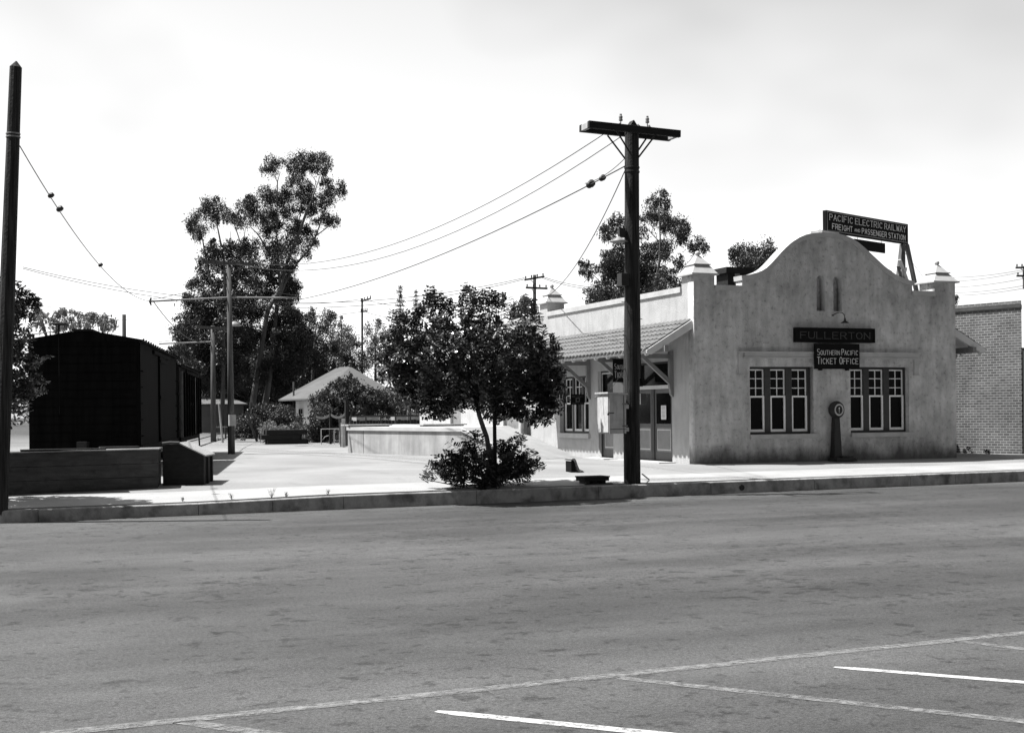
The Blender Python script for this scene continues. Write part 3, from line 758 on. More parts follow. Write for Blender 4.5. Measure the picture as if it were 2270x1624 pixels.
# boards with writing
def board(name, x0, x1, z0, z1, y, thick, label, frame=.03, fm=signb, rz=0, loc=None):
    t = thing(name, loc or (X0+x0, YF+y, z0), label, 'sign', rz=rz)
    W_, H_ = x1-x0, z1-z0
    MB().box(0, W_, 0, thick, 0, H_).build('board', signb, t)
    if frame:
        m_ = MB(); f = frame
        m_.box(0, W_, -.02, -.001, 0, f); m_.box(0, W_, -.02, -.001, H_-f, H_); m_.box(0, f, -.02, -.001, f, H_-f); m_.box(W_-f, W_, -.02, -.001, f, H_-f)
        m_.build('frame', fm, t)
    return t, W_, H_
bf, W_, H_ = board('name_board', lx(1757, 727), lx(1931, 727), lz(1845, 759.5), lz(1845, 727.5), -.16, .15, 'long black board with faded lettering FULLERTON on the station front', .035)
mb = MB(); letters(mb, 'FULLERTON', W_*.055, H_*.26, H_*.44, .8, .3, .15, True, -.003, .004, W_*.88); mb.build('lettering', signg, bf)
def ticket(t, W_, H_, k=1.0, m_=None, y=-.003):
    m_ = m_ or signw; mb = MB(); a = W_
    def word(x, z, big, small, s, wd):
        # first letter larger, the rest as small capitals
        w1 = big*.42*(1.0)
        letters(mb, s[0], x, z-.015*big, big, .42*wd/(len(s)*small*.62), .2, .09, False, y)
        rest = wd-w1*wd/(len(s)*small*.62)-.03
        letters(mb, s[1:], x+w1*wd/(len(s)*small*.62)+.03, z, small, .45, .2, .10, False, y, .004, rest)
    word(a*.05, H_*.555, H_*.235, H_*.175, 'SOUTHERN', a*.50); word(a*.595, H_*.555, H_*.235, H_*.175, 'PACIFIC', a*.365)
    word(a*.05, H_*.20, H_*.27, H_*.215, 'TICKET', a*.42); word(a*.545, H_*.20, H_*.27, H_*.215, 'OFFICE', a*.42)
    mb.build('lettering', m_, t)
bt, W_, H_ = board('ticket_office_sign', lx(1797, 762), lx(1895.5, 762), lz(1845, 818), lz(1845, 762.5), -.20, .06, 'square black SOUTHERN PACIFIC TICKET OFFICE board below the name board on the front', 0)
ticket(bt, W_, H_, m_=mat('sign_lettering_worn', .60, .6, .15))
for f_ in (.15, .75): MB().box(W_*f_, W_*(f_+.04), .061, .2, -.04, H_).build('batten', signb, bt)
# same wording, hung across the walkway under the canopy
hs = at(1359, 847, 36.9); hs1 = at(1421, 847, 36.9); ht = at(1359, 795, 36.9)
bt, W_, H_ = board('ticket_office_sign', 0, 1.0*(hs1.x-hs.x), 0, ht.z-hs.z, 0, .04, 'black SOUTHERN PACIFIC TICKET OFFICE sign hanging under the side canopy behind the pole', 0, loc=(hs.x, 36.9, hs.z))
ticket(bt, W_, H_, m_=mat('sign_lettering_dull', .40, .6, .1))
for x_ in (.08, W_-.08): MB().tube([(x_, .02, H_), (x_, .02, H_+.3)], .008, 5).build('hanger', iron, bt)
# money orders sign by the side window
ms = at(1265, 896.5, 41.6); mt = at(1294.5, 873.5, 41.6)
bt, W_, H_ = board('money_orders_sign', 0, mt.x-ms.x, 0, mt.z-ms.z, 0, .03, 'small dark sign reading MONEY ORDERS FOR SALE HERE projecting by the side window', 0, loc=(ms.x, 41.6, ms.z))
mb = MB(); letters(mb, 'MONEY ORDERS', W_*.07, H_*.70, H_*.17, .5, .2, .14, False, -.003, .003, W_*.86); letters(mb, 'FOR SALE HERE', W_*.07, H_*.07, H_*.12, .5, .2, .15, False, -.003, .003, W_*.86)
mb.build('lettering', signg, bt)
MB().box(W_*.36, W_*.66, -.004, -.001, H_*.25, H_*.66).build('emblem_panel', mat('emblem_grey', .12, .7, .3, 20), bt)
MB().box(W_*.42, W_*.60, -.006, -.0045, H_*.33, H_*.58).build('emblem', signb, bt)
MB().beam((W_, .015, H_*.8), (X0-ms.x-.002, .015, H_*.8), .02, .02).build('bracket', iron, bt)

# roof sign on its timber frame
VX = R(67.8); sdir = Vector((math.sin(VX), math.cos(VX), 0))
sy = 34.05
bl = at(1831.5, 513.5, sy); tl = at(1827.4, 465.5, sy)
rr_ = ray(2012.5, 540); t_ = None
# distance along the board: solve bl + sdir*t on the sight line in plan
t_ = (bl.x*rr_.y - bl.y*rr_.x)/(sdir.y*rr_.x - sdir.x*rr_.y)
SWd, SHt = t_, tl.z-bl.z
rs = thing('roof_sign', (bl.x, bl.y, bl.z), 'long black roof sign lettered PACIFIC ELECTRIC RAILWAY FREIGHT AND PASSENGER STATION', 'sign', rz=math.atan2(sdir.y, sdir.x))
MB().box(0, SWd, 0, .13, 0, SHt).build('board', signb, rs)
k = MB(); f = .022; i_ = .035
k.box(i_, SWd-i_, -.006, -.001, i_, i_+f); k.box(i_, SWd-i_, -.006, -.001, SHt-i_-f, SHt-i_); k.box(i_, i_+f, -.006, -.001, i_+f, SHt-i_-f); k.box(SWd-i_-f, SWd-i_, -.006, -.001, i_+f, SHt-i_-f)
k.build('border_line', mat('sign_border', .25, .7, .2), rs)
k = MB(); h1 = SHt*.27; h2 = SHt*.245; zA = SHt*.57; zB = SHt*.17
x = SWd*.035; letters(k, 'PACIFIC', x, zA, h1, .6, .22, .11, True, -.003, .004, SWd*.27)
letters(k, 'ELECTRIC', SWd*.335, zA, h1, .6, .22, .11, True, -.003, .004, SWd*.33)
letters(k, 'RAILWAY', SWd*.695, zA, h1, .6, .22, .11, True, -.003, .004, SWd*.27)
letters(k, 'FREIGHT', SWd*.065, zB, h2, .55, .22, .125, False, -.003, .004, SWd*.235)
letters(k, 'AND', SWd*.325, zB+h2*.2, h2*.5, .6, .25, .16, False, -.003, .004, SWd*.065)
letters(k, 'PASSENGER', SWd*.415, zB, h2, .55, .22, .125, False, -.003, .004, SWd*.305)
letters(k, 'STATION', SWd*.745, zB, h2, .55, .22, .125, False, -.003, .004, SWd*.215)
k.build('lettering', signw, rs)
# support under the right end, standing on the roof behind the parapet
zr = 4.57-bl.z
k = MB(); xe = SWd-.22
k.beam((xe, .06, 0), (xe+.02, .06, zr), .10, .10); k.beam((xe-.02, .10, -.02), (xe-.55, .10, zr), .11, .08); k.beam((xe+.12, .0, -.02), (xe+.85, -.1, zr), .12, .10)
k.beam((xe-.40, .02, -.75), (xe+.45, .02, zr+.1), .09, .04)
k.beam((xe+.30, .14, -.75), (xe-.25, .14, zr+.4), .09, .04)
k.build('timber_frame', mat('frame_timber', .11, .8, .3, 4), rs)
k = MB(); k.beam((xe-.38, -.03, -.55), (xe+.30, -.03, -1.5), .11, .03); k.build('pale_brace', trimw, rs)
k = MB(); k.box(-.42, .5, -.12, .28, -.10, -.002); k.build('bearer', wood_l, rs)
k = MB(); k.beam((.05, .08, -.1), (.05, .08, zr), .1, .1); k.build('post', trimd, rs)
# dark board hung beneath it
d0 = at(1894, 529, 35.0)
tq = (bl.x*ray(1894, 529).y - bl.y*ray(1894, 529).x)/(sdir.y*ray(1894, 529).x - sdir.x*ray(1894, 529).y)
tq2 = (bl.x*ray(1962, 539).y - bl.y*ray(1962, 539).x)/(sdir.y*ray(1962, 539).x - sdir.x*ray(1962, 539).y)
hb = bl+sdir*tq; hb = Vector((hb.x, hb.y, at(1962, 561, (bl+sdir*tq2).y).z))
hh = at(1962, 539, (bl+sdir*tq2).y).z-hb.z
hbd = thing('hanging_board', (hb.x+.03, hb.y+.05, hb.z), 'short blank dark board hung on hooks beneath the long roof sign', 'sign', rz=math.atan2(sdir.y, sdir.x))
MB().box(0, tq2-tq, 0, .04, 0, hh).build('board', signb, hbd)
MB().tube([(.2, .02, hh), (.2, .02, bl.z-hb.z)], .008, 5).tube([(tq2-tq-.2, .02, hh), (tq2-tq-.2, .02, bl.z-hb.z)], .008, 5).build('hook', iron, hbd)
def wire(a, b, sag, r_, name='wire', label=None, group=None, n=18, cat='wire', m_=None):
    a, b = Vector(a), Vector(b); pts = []
    for i in range(n+1):
        t = i/n; p = a.lerp(b, t); p.z -= 4*sag*t*(1-t); pts.append(p-a)
    o = MB().tube(pts, r_, 5).build(name, m_ or wire_m, None, a); return tag(o, label, cat, group)
# guy wires of the roof sign
top_r = bl+sdir*(SWd-.3)+Vector((0, .1, SHt))
wire(at(1820, 508, 34.3), at(1716, 553, 36.0), .0, .005, 'guy_wire', 'thin stay running left from the roof sign above the gable', None, 4)
wire(bl+sdir*1.4+Vector((0, .1, -.3)), at(1977, 602, 34.6), .0, .006, 'guy_wire', 'thin stay dropping behind the gable from the dark hanging board', None, 4)
wire(bl+sdir*(SWd-.2)+Vector((0, .1, -.2)), at(2062, 636, 34.5), .0, .006, 'guy_wire', 'thin stay running down right from the roof sign frame to the parapet', None, 4)

# penny weighing scale
sb = at(1857, 1000, YF-.3)
sc_ = thing('weighing_scale', (sb.x, YF-.30, 0), 'black iron penny weighing scale with a round dial against the station front', 'scale')
MB().frustum(-.22, .52, -.26, .24, 0, -.18, .46, -.22, .22, .10).build('platform_base', iron, sc_, bevel=.01)
MB().box(.05, .42, -.18, .16, .115, .145).build('foot_plate', iron, sc_)
MB().frustum(-.13, .13, -.02, .22, .10, -.085, .085, .02, .18, 1.32).lathe([(.14, 0), (.12, .08)], 12, (0, .10, .10)).build('column', iron, sc_)
hz = at(1854.5, 908, YF-.3).z
hd = MB(); prof = [(.02, -.13), (.17, -.125), (.19, -.11), (.21, -.07), (.255, -.04), (.265, 0), (.25, .06), (.1, .09)]
hd.lathe(prof, 24, (0, 0, 0)); hd.v = [(v[0], v[2]+.06, v[1]+hz) for v in hd.v]
head = hd.build('dial_head', iron, sc_, smooth=True)
rg = MB(); n = 28
for r0, y_ in ((.118, -.074), (.160, -.074)):
    for k_ in range(n): rg.v.append((r0*math.cos(2*math.pi*k_/n), y_, hz+r0*math.sin(2*math.pi*k_/n)*1.1))
rg.f = [(k_, (k_+1) % n, n+(k_+1) % n, n+k_) for k_ in range(n)]
rg.build('dial_ring', mat('dial_white', .38, .5, .2, 20), head, fix=False)
MB().prism([(-.004, hz-.09), (.004, hz-.09), (.004, hz+.03), (.022, hz+.045), (0, hz+.075), (-.022, hz+.045), (-.004, hz+.03)], 'y', -.080, -.076).build('needle', signw, head)

# hand truck standing at the far corner of the front
tp = at(2127, 985, YF+.9)
ht_ = thing('hand_truck', (X0+9.42, YF+1.0, 0), 'dark hand truck stood upright behind the right corner of the station', 'hand truck')
MB().beam((-.05, 0, .2), (-.12, .1, 1.5), .06, .05).beam((-.05, .4, .2), (-.12, .5, 1.5), .06, .05).beam((-.09, 0, .8), (-.09, .45, .8), .04, .04).beam((-.11, 0, 1.3), (-.11, .45, 1.3), .04, .04).build('frame', iron, ht_)
for yy in (0, .42):
    q = MB().lathe([(.16, -.03), (.17, 0), (.16, .03)], 14, (0, 0, 0)); q.v = [(v[0]+.10, v[2]+yy, v[1]+.18) for v in q.v]; q.build('wheel', iron, ht_)
MB().box(.0, .36, -.02, .44, .33, .50).box(-.05, .20, 0, .42, .50, .75).build('nose_plate', iron, ht_)

# ================================================================== FOLIAGE
def polys(name, V, m, parent=None, loc=None):
    """V: (N,k,3) array of flat leaf polygons"""
    N, k, _ = V.shape; me = bpy.data.meshes.new(name)
    me.vertices.add(N*k); me.vertices.foreach_set('co', V.reshape(-1).astype(np.float32))
    me.loops.add(N*k); me.loops.foreach_set('vertex_index', np.arange(N*k, dtype=np.int32))
    me.polygons.add(N); me.polygons.foreach_set('loop_start', np.arange(0, N*k, k, dtype=np.int32)); me.polygons.foreach_set('loop_total', np.full(N, k, dtype=np.int32))
    me.update(calc_edges=True); me.materials.append(m)
    o = bpy.data.objects.new(name, me); COL.objects.link(o)
    if parent: o.parent = parent
    if loc is not None: o.location = loc
    return o
def leafpolys(C, T, U, L, Wd, k=4):
    """leaves centred C, long axis T, side axis U"""
    n = len(C); out = np.zeros((n, k, 3))
    for i in range(k):
        a = 2*math.pi*i/k
        out[:, i] = C + T*(L*math.cos(a)/2)[:, None] + U*(Wd*math.sin(a)/2)[:, None]
    return out
def unit(a): return a/np.linalg.norm(a, axis=-1, keepdims=True)
def clump_leaves(rng, c, r, n, ls, hang=0.3, flat=1.0):
    d = unit(rng.normal(size=(n, 3))); rad = r*np.cbrt(rng.uniform(0.10, 1, n))*(1+0.18*rng.normal(size=n))
    # break the ball into sub-tufts
    nt_ = 7; td = unit(rng.normal(size=(nt_, 3))); td[:, 2] = td[:, 2]*.8+.12
    w_ = rng.integers(0, nt_, n); mix = rng.uniform(0, 1, n) < .75
    p = d*rad[:, None]
    q = td[w_]*r*.62 + unit(rng.normal(size=(n, 3)))*(r*.46*np.cbrt(rng.uniform(0, 1, n)))[:, None]
    p = np.where(mix[:, None], q, p); p[:, 2] *= flat
    p = p*rng.uniform(.78, 1.28, 3)
    tail = rng.uniform(0, 1, n) < .12; p[:, 2] -= np.where(tail, rng.uniform(0, .7, n)*r, 0)
    C = np.array(c)+p
    T = unit(rng.normal(size=(n, 3)) + np.array([0, 0, -1])*hang*3); U = unit(np.cross(T, rng.normal(size=(n, 3))))
    L = ls*rng.uniform(.7, 1.3, n); return leafpolys(C, T, U, L, L*.42)
def px_m(P): return (Vector(P)-Vector((0, 0, CH))).dot(fw)/FPX
def clump_tree(name, base, clumps, limbs, label, cat='tree', group=None, leaf=leaf_euc, bk=bark, ls=.165, dens=1.1, seed=1, dz=2.0, grow=1.42, hang=.4):
    """clumps: (x, y, r) sight points at the tree's own distance; limbs: lists of sight points with girth"""
    rng = np.random.default_rng(seed); base = Vector(base); t = thing(name, base, label, cat, group)
    s_ = px_m(base); Y = base.y; B = np.array(base); out = []
    for (x, y, r) in clumps:
        oy = rng.normal()*dz*.5; p = at(x, y, Y+oy); rm = r*s_*grow
        n = int(max(90, dens*26*(rm/ls)**2))
        out.append(clump_leaves(rng, np.array(p)-B, rm, min(n, 2200), ls*1.12, hang))
    polys('crown', np.concatenate(out), leaf, t)
    if limbs:
        m_ = MB(); R_ = random.Random(seed)
        for lb_ in limbs:
            pts = []; rad = []; oy = R_.uniform(-.3, .3)*dz
            for i, (x, y, g) in enumerate(lb_):
                p = at(x, y, Y-dz*.55+oy*(i/len(lb_))); pts.append(p-base); rad.append(max(g*s_/2, .012))
            m_.tube(pts, rad, 7)
        m_.build('trunk', bk, t, smooth=True)
    return t
# sight-point converters for the enlargements they were surveyed from
za = lambda L_: [(360+a/3.258, 304.7+b/3.258, r/3.258) for a, b, r in L_]
zb = lambda L_: [(1218.8+a/3.257, 221.6+b/3.257, r/3.257) for a, b, r in L_]
zc = lambda L_: [(1440+a/2.738, 415.5+b/2.738, r/2.738) for a, b, r in L_]

rg_ = random.Random(5)
def fill(x0, x1, y0, y1, n, r): return [(rg_.uniform(x0, x1), rg_.uniform(y0, y1), rg_.uniform(r*.7, r*1.2)) for _ in range(n)]
E_tall = [(775,170,35),(730,235,30),(850,185,40),(800,230,45),(960,150,50),(1030,140,45),(1000,210,50),(940,220,40),(1130,150,50),(1170,190,45),(1090,200,50),(1150,240,40),
 (980,310,60),(920,330,35),(1040,350,45),(1180,330,45),(1290,350,35),(1290,400,35),(1230,390,40),(1160,420,45),(1200,460,40),(1160,500,35),(750,400,45),(760,440,50),(860,400,50),(880,450,50),(800,470,50),
 (1040,430,60),(1050,490,60),(960,420,40),(980,520,40),(1080,540,40),(640,450,45),(590,500,55),(660,510,55),(600,570,60),(690,600,50),(760,550,50),(780,620,60),(850,570,50),(740,690,45),(830,650,50),(900,530,40),
 (940,630,45),(1000,650,50),(1060,700,45),(960,700,50),(1080,760,40),(1020,760,50),(1040,830,40),(1210,580,45),(1170,610,35),(1240,620,35),(1100,610,25),(860,770,60),(830,840,70),(780,800,60),(900,830,60),
 (680,940,60),(760,940,60),(850,950,60),(930,940,50),(740,1040,60),(860,1050,60),(930,1040,40),(960,1080,40),(700,1150,60),(820,1140,50),(900,1180,50),(940,1150,40),(650,790,50),(640,850,50),
 (700,1240,60),(860,1260,60),(950,1280,50),(600,1370,70),(700,1400,60),(850,1370,70),(950,1380,60),(650,1490,70),(880,1500,70),(960,1500,60),(780,1330,60),(780,1480,50)]
E_left = [(320,480,40),(400,480,40),(340,550,50),(420,550,45),(370,600,40),(300,530,35),(220,590,45),(230,650,50),(280,660,40),(250,710,40),(470,570,40),(500,590,35),(560,620,35),
 (350,830,50),(400,830,50),(330,880,50),(470,790,45),(450,850,45),(270,890,30),(550,790,45),(520,850,50),(600,770,40),(590,860,50),(300,950,50),(330,1010,50),(420,980,60),(500,950,60),(580,960,60),
 (240,1060,50),(200,1070,35),(320,1080,50),(430,1080,60),(540,1060,60),(640,1050,50),(300,1180,60),(380,1160,60),(480,1160,60),(600,1150,60),(200,1320,60),(260,1260,60),(340,1260,60),(430,1260,60),(530,1270,60),(600,1260,70),
 (160,1400,60),(250,1370,70),(350,1370,60),(450,1400,60),(240,1480,70),(330,1500,70),(450,1510,70),(560,1500,60),(560,1410,60),(370,760,30),(120,1290,18),(90,1310,14),(140,1340,16)]
def Lz(fn, pts): return [(x, y, g) for (x, y, _), g in zip(fn([(a, b, 1) for a, b, g in pts]), [g for a, b, g in pts])]
gE = ground(41, 122); 
clump_tree('eucalyptus_tree', (at(575, 930, 122).x, 122, 0), za(E_tall)+fill(520, 650, 600, 780, 34, 15)+fill(560, 680, 700, 860, 36, 16),
  [[(557, 948, 17), (560, 897, 15), (567, 850, 13), (575, 800, 12)]+Lz(za, [(760,1250,10),(810,1160,9),(850,1100,8),(900,900,7),(960,760,7),(1040,540,6),(1080,450,3.5),(1140,270,2)]),
   [(588, 948, 15), (588, 897, 14), (595, 850, 12), (604, 780, 11)]+Lz(za, [(830,1180,9),(880,1060,7),(940,940,6),(1070,800,4),(1130,650,3),(1170,510,2)]),
   Lz(za, [(850,1100,6),(825,720,3.5),(830,320,2.5),(800,270,1.5)]), Lz(za, [(830,320,2),(850,250,1.4)]), Lz(za, [(770,830,4),(690,700,3),(640,650,2)]), Lz(za, [(1080,450,3),(1010,360,2),(980,320,1.4)]),
   Lz(za, [(1110,710,3),(1190,650,2),(1240,620,1.4)]), Lz(za, [(1080,500,3),(1200,450,2),(1290,390,1.3)]), Lz(za, [(1070,440,2.5),(1110,320,2),(1050,230,1.3)]), Lz(za, [(920,780,3),(990,590,2),(1000,500,1.5)])],
  'tall leaning eucalyptus with pale trunks and airy tufted crown, the highest tree in the photo', bk=bark_l, seed=11, dz=3.0)
clump_tree('eucalyptus_tree', (at(440, 930, 118).x, 118, 0), za(E_left)+fill(395, 520, 660, 800, 40, 17)+fill(400, 540, 790, 870, 34, 17),
  [Lz(za, [(430,2100,10),(440,1700,10),(440,1400,9),(450,1100,7),(445,890,5),(420,760,4),(400,660,3),(380,600,2)]), Lz(za, [(450,1100,5),(370,1150,4),(340,1000,4),(310,860,3),(290,740,3),(270,700,1.8)]),
   Lz(za, [(500,1200,5),(560,950,4),(575,800,3),(540,690,2.4),(510,600,1.4)]), Lz(za, [(575,800,2.4),(590,720,1.8),(600,650,1.2)]), Lz(za, [(490,790,1.6),(490,680,1)]), Lz(za, [(420,780,2),(400,660,1.5),(385,600,1)])],
  'eucalyptus with bushy dark lower crown and bare upper limbs, left behind the crossarm pole', seed=12, dz=3.0, bk=bark)
E_r = [(1080,1280,40),(1050,1340,60),(1190,1290,45),(1230,1340,40),(1120,1380,60),(1060,1440,60),(1120,1470,50),(1020,1530,70),(1100,1560,60),(1000,1440,40),(1060,1600,70),(1140,1640,50),(1000,1650,60),(960,1590,50),(1040,1720,60),(1120,1720,50)]
clump_tree('dark_tree', (at(690, 930, 128).x, 128, 0), za(E_r)+fill(660, 735, 750, 870, 30, 15), [[(690, 950, 9), (692, 860, 8), (695, 790, 6), (700, 720, 3)], [(694, 800, 4), (730, 735, 2)]],
  'dense dark tree with two rounded tops right of the tall eucalyptus, behind the house', seed=13, leaf=leaf_dark, dz=3)
E_p = [(1290,1400,55),(1220,1440,45),(1350,1420,45),(1310,1480,60),(1220,1520,50),(1400,1480,45),(1300,1570,70),(1200,1600,50),(1380,1580,60),(1290,1310,18),(1280,1350,22),(1300,1660,60),(1400,1660,50),(1220,1680,50)]
clump_tree('feathery_tree', (at(768, 930, 135).x, 135, 0), za(E_p)+fill(735, 790, 760, 880, 26, 14), [[(760, 900, 7), (758, 800, 5), (756, 730, 2), (755, 700, 1)], [(757, 790, 3), (790, 745, 1.5)]],
  'feathery grey tree with thin spiky top behind the house, left of the far telephone pole', seed=14, leaf=leaf_mid, dens=.7, dz=3)
clump_tree('feathery_tree', (at(830, 930, 138).x, 138, 0), [(815,730,12),(835,720,13),(845,745,15),(820,755,16),(835,775,18),(815,790,16),(848,790,16),(825,815,18),(850,825,18),(806,812,12)], [[(832, 900, 7), (832, 800, 5), (832, 730, 2)]],
  'feathery tree just right of the far telephone pole, half behind the round topped street tree', seed=15, leaf=leaf_mid, dens=.7, dz=3)
# loose undergrowth trees closing the view under the eucalypts
clump_tree('dark_tree', (at(505, 930, 132).x, 132, 0), fill(455, 560, 785, 915, 70, 16), [[(505, 950, 9), (508, 880, 8), (512, 800, 5)]], 'dark leafy tree filling the gap between the two foreground line poles', seed=16, leaf=leaf_dark, dz=4)
clump_tree('dark_tree', (at(600, 930, 140).x, 140, 0), fill(535, 700, 770, 915, 110, 17), [[(620, 950, 8), (622, 850, 6), (625, 780, 4)]], 'dark leafy tree seen between and behind the pale eucalyptus trunks', seed=17, leaf=leaf_dark, dz=4)
clump_tree('small_tree', (at(410, 930, 112).x, 112, 0), [(388,780,11),(400,770,10),(412,782,12),(395,795,13),(415,800,14),(430,810,14),(402,812,12),(440,830,14),(425,835,14),(378,775,8)], [[(418, 950, 6), (416, 850, 5), (405, 785, 2)]],
  'small spreading tree whose top shows above the roof of the farther boxcar', seed=18, leaf=leaf_dark, dz=2)
# trees behind the station
E_b = [(790,700,45),(740,750,50),(820,770,50),(720,820,45),(680,850,35),(760,860,50),(840,860,45),(790,900,50),(850,920,50),(930,880,45),(920,940,50),(970,930,45),(960,990,45),(940,1030,30),(480,870,40),(520,900,40),(430,920,45),(390,960,35),(450,970,40),(410,1000,30),(670,970,40),
 (1060,1040,50),(1100,1060,45),(1030,1070,35),(930,1170,40),(960,1200,35),(900,1230,25),(250,1190,40),(300,1220,40),(240,1240,30),(280,1270,30),(830,1050,50),(780,1080,50),(860,1090,40),(700,1080,45),(820,1130,45),(750,1130,40),
 (430,1120,45),(500,1060,45),(480,1150,60),(430,1200,50),(440,1290,50),(500,1240,60),(560,1330,60),(680,1150,60),(700,1230,70),(660,1300,60),(640,1380,50),(740,1320,40),(560,1200,60),(600,1100,45),(600,1260,60),(560,1120,50)]
clump_tree('eucalyptus_tree', (at(1450, 905, 105).x, 105, 0), zb(E_b)+fill(1330, 1480, 590, 680, 34, 14), [Lz(zb, [(740,2300,9),(745,1500,7),(760,1350,6),(790,1150,4.5),(795,1000,3.5),(790,860,2.5),(790,740,1.2)]), Lz(zb, [(795,1030,2.5),(720,950,1.8),(650,880,1.2)]), Lz(zb, [(800,1120,3),(860,1050,2),(930,940,1.3)]),
  Lz(zb, [(700,1700,5),(850,1400,3),(930,1270,2),(1050,1100,1.2)]), Lz(zb, [(560,1500,4),(400,1350,2.5),(300,1250,1.2)]), Lz(zb, [(560,1350,3),(480,1060,2),(430,970,1.2)]), Lz(zb, [(790,1200,2.5),(820,1000,1.5),(850,900,1)]), Lz(zb, [(850,1400,2),(900,1290,1.5),(950,1190,1)])],
  'open crowned eucalyptus with separate round tufts behind the main pole and the station roof', seed=21, bk=bark_l, dz=3, ls=.18)
clump_tree('dark_tree', (at(1340, 905, 98).x, 98, 0), zb([(300,1400,45),(340,1370,45),(400,1400,50),(460,1420,50),(310,1440,40),(380,1460,50),(470,1480,50),(280,1470,30),(560,1440,50)]), [[(1340, 905, 8), (1340, 700, 5)]],
  'low dark tree rising over the side parapet left of the main pole', seed=22, leaf=leaf_dark, dz=2)
clump_tree('dark_tree', (at(1480, 905, 98).x, 98, 0), zb([(850,1290,50),(800,1310,50),(900,1310,40),(780,1350,50),(870,1370,50),(720,1400,50),(940,1370,40),(820,1420,50)]), [[(1480, 905, 8), (1482, 660, 5)]],
  'low dark tree over the side parapet, between main pole and near finial', seed=23, leaf=leaf_dark, dz=2)
clump_tree('eucalyptus_tree', (at(1665, 905, 92).x, 92, 0), zc([(570,390,55),(540,430,50),(600,450,55),(700,370,50),(740,400,45),(680,430,55),(640,500,60),(560,480,50),(610,530,50),(700,480,50),(745,440,30),(520,400,30)]), [[(1665, 905, 7), (1665, 620, 5), (1655, 560, 3)], [(1665, 600, 3), (1690, 560, 2)]],
  'double topped tree peeking over the front wall between the near finial and the gable', seed=24, dz=2, ls=.18)
clump_tree('dark_tree', (at(1160, 905, 88).x, 88, 0), [(1150,680,14),(1165,672,13),(1175,690,14),(1140,695,12),(1158,700,16),(1180,705,12),(1150,720,16),(1175,730,16)], [[(1160, 905, 8), (1160, 700, 5)]],
  'round dark tree top between the street tree and the rear finial', seed=25, leaf=leaf_dark, dz=2)
clump_tree('dark_tree', (at(2117, 905, 90).x, 90, 0), [(2114,660,7),(2120,662,5),(2112,672,8)], [[(2114, 905, 6), (2114, 670, 4)]], 'dark tree top just showing past the right corner of the station', seed=26, leaf=leaf_dark, dz=1)
# pale thin trees beyond the boxcars; lighter leaf colour stands in for backlight
for (cx, sd, lab) in ((110, 31, 'pale feathery tree beyond the boxcar, nearest the left edge pole'), (168, 32, 'pale feathery tree beyond the boxcar roof behind the brake wheel'), (225, 33, 'pale feathery tree beyond the boxcar roof, left of the bare post')):
    rr = random.Random(sd)
    cl = [(cx+rr.uniform(-34, 34), 695+rr.uniform(-8, 30)+abs(rr.uniform(-1, 1))*12, rr.uniform(6, 12)) for _ in range(16)]
    clump_tree('feathery_tree', (at(cx, 930, 110).x, 110, 0), cl, [[(cx, 930, 6), (cx, 800, 4), (cx+2, 740, 2)]]+[[(cx, 760, 2.5), (c[0], c[1], 1)] for c in cl[:8]], lab, 'tree', 'pale trees beyond the boxcars', leaf=leaf_pale, seed=sd, dens=.35, dz=2, ls=.22)
# sparse conifers behind the street tree
def conifer(px, ytop, Y, label, seed, wpx):
    b = at(px, 930, Y); t = thing('conifer', (b.x, Y, 0), label, 'tree', 'thin conifers behind the street tree'); s_ = px_m(b); top = at(px, ytop, Y).z
    MB().tube([(0, 0, 0), (0, 0, top)], [.22, .02], 6).build('trunk', bark, t)
    rng = np.random.default_rng(seed); out = []; m_ = MB(); z = top-.3; 
    while z > top-9:
        for k in range(5):
            a = rng.uniform(0, 6.28); L = wpx*s_*min(1, (top-z)/7+.12)*rng.uniform(.6, 1.1)
            e = np.array([L*math.cos(a), L*math.sin(a), L*.25]); m_.tube([(0, 0, z), (e[0], e[1], z+e[2])], [.02, .008], 4, False)
            n = int(10+L*26); tt = rng.uniform(.3, 1, n); C = e[None]*tt[:, None]+np.array([0, 0, z])+rng.normal(size=(n, 3))*.10
            T = unit(rng.normal(size=(n, 3))+e); U = unit(np.cross(T, rng.normal(size=(n, 3)))); out.append(leafpolys(C, T, U, np.full(n, .22), np.full(n, .06)))
        z -= .42
    m_.build('branches', bark, t); polys('crown', np.concatenate(out), leaf_mid, t)
conifer(889, 631, 120, 'thin see-through conifer, taller of two above the left side of the street tree', 41, 26)
conifer(924, 641, 125, 'thin conifer, shorter and fuller, just right of the taller one', 42, 22)

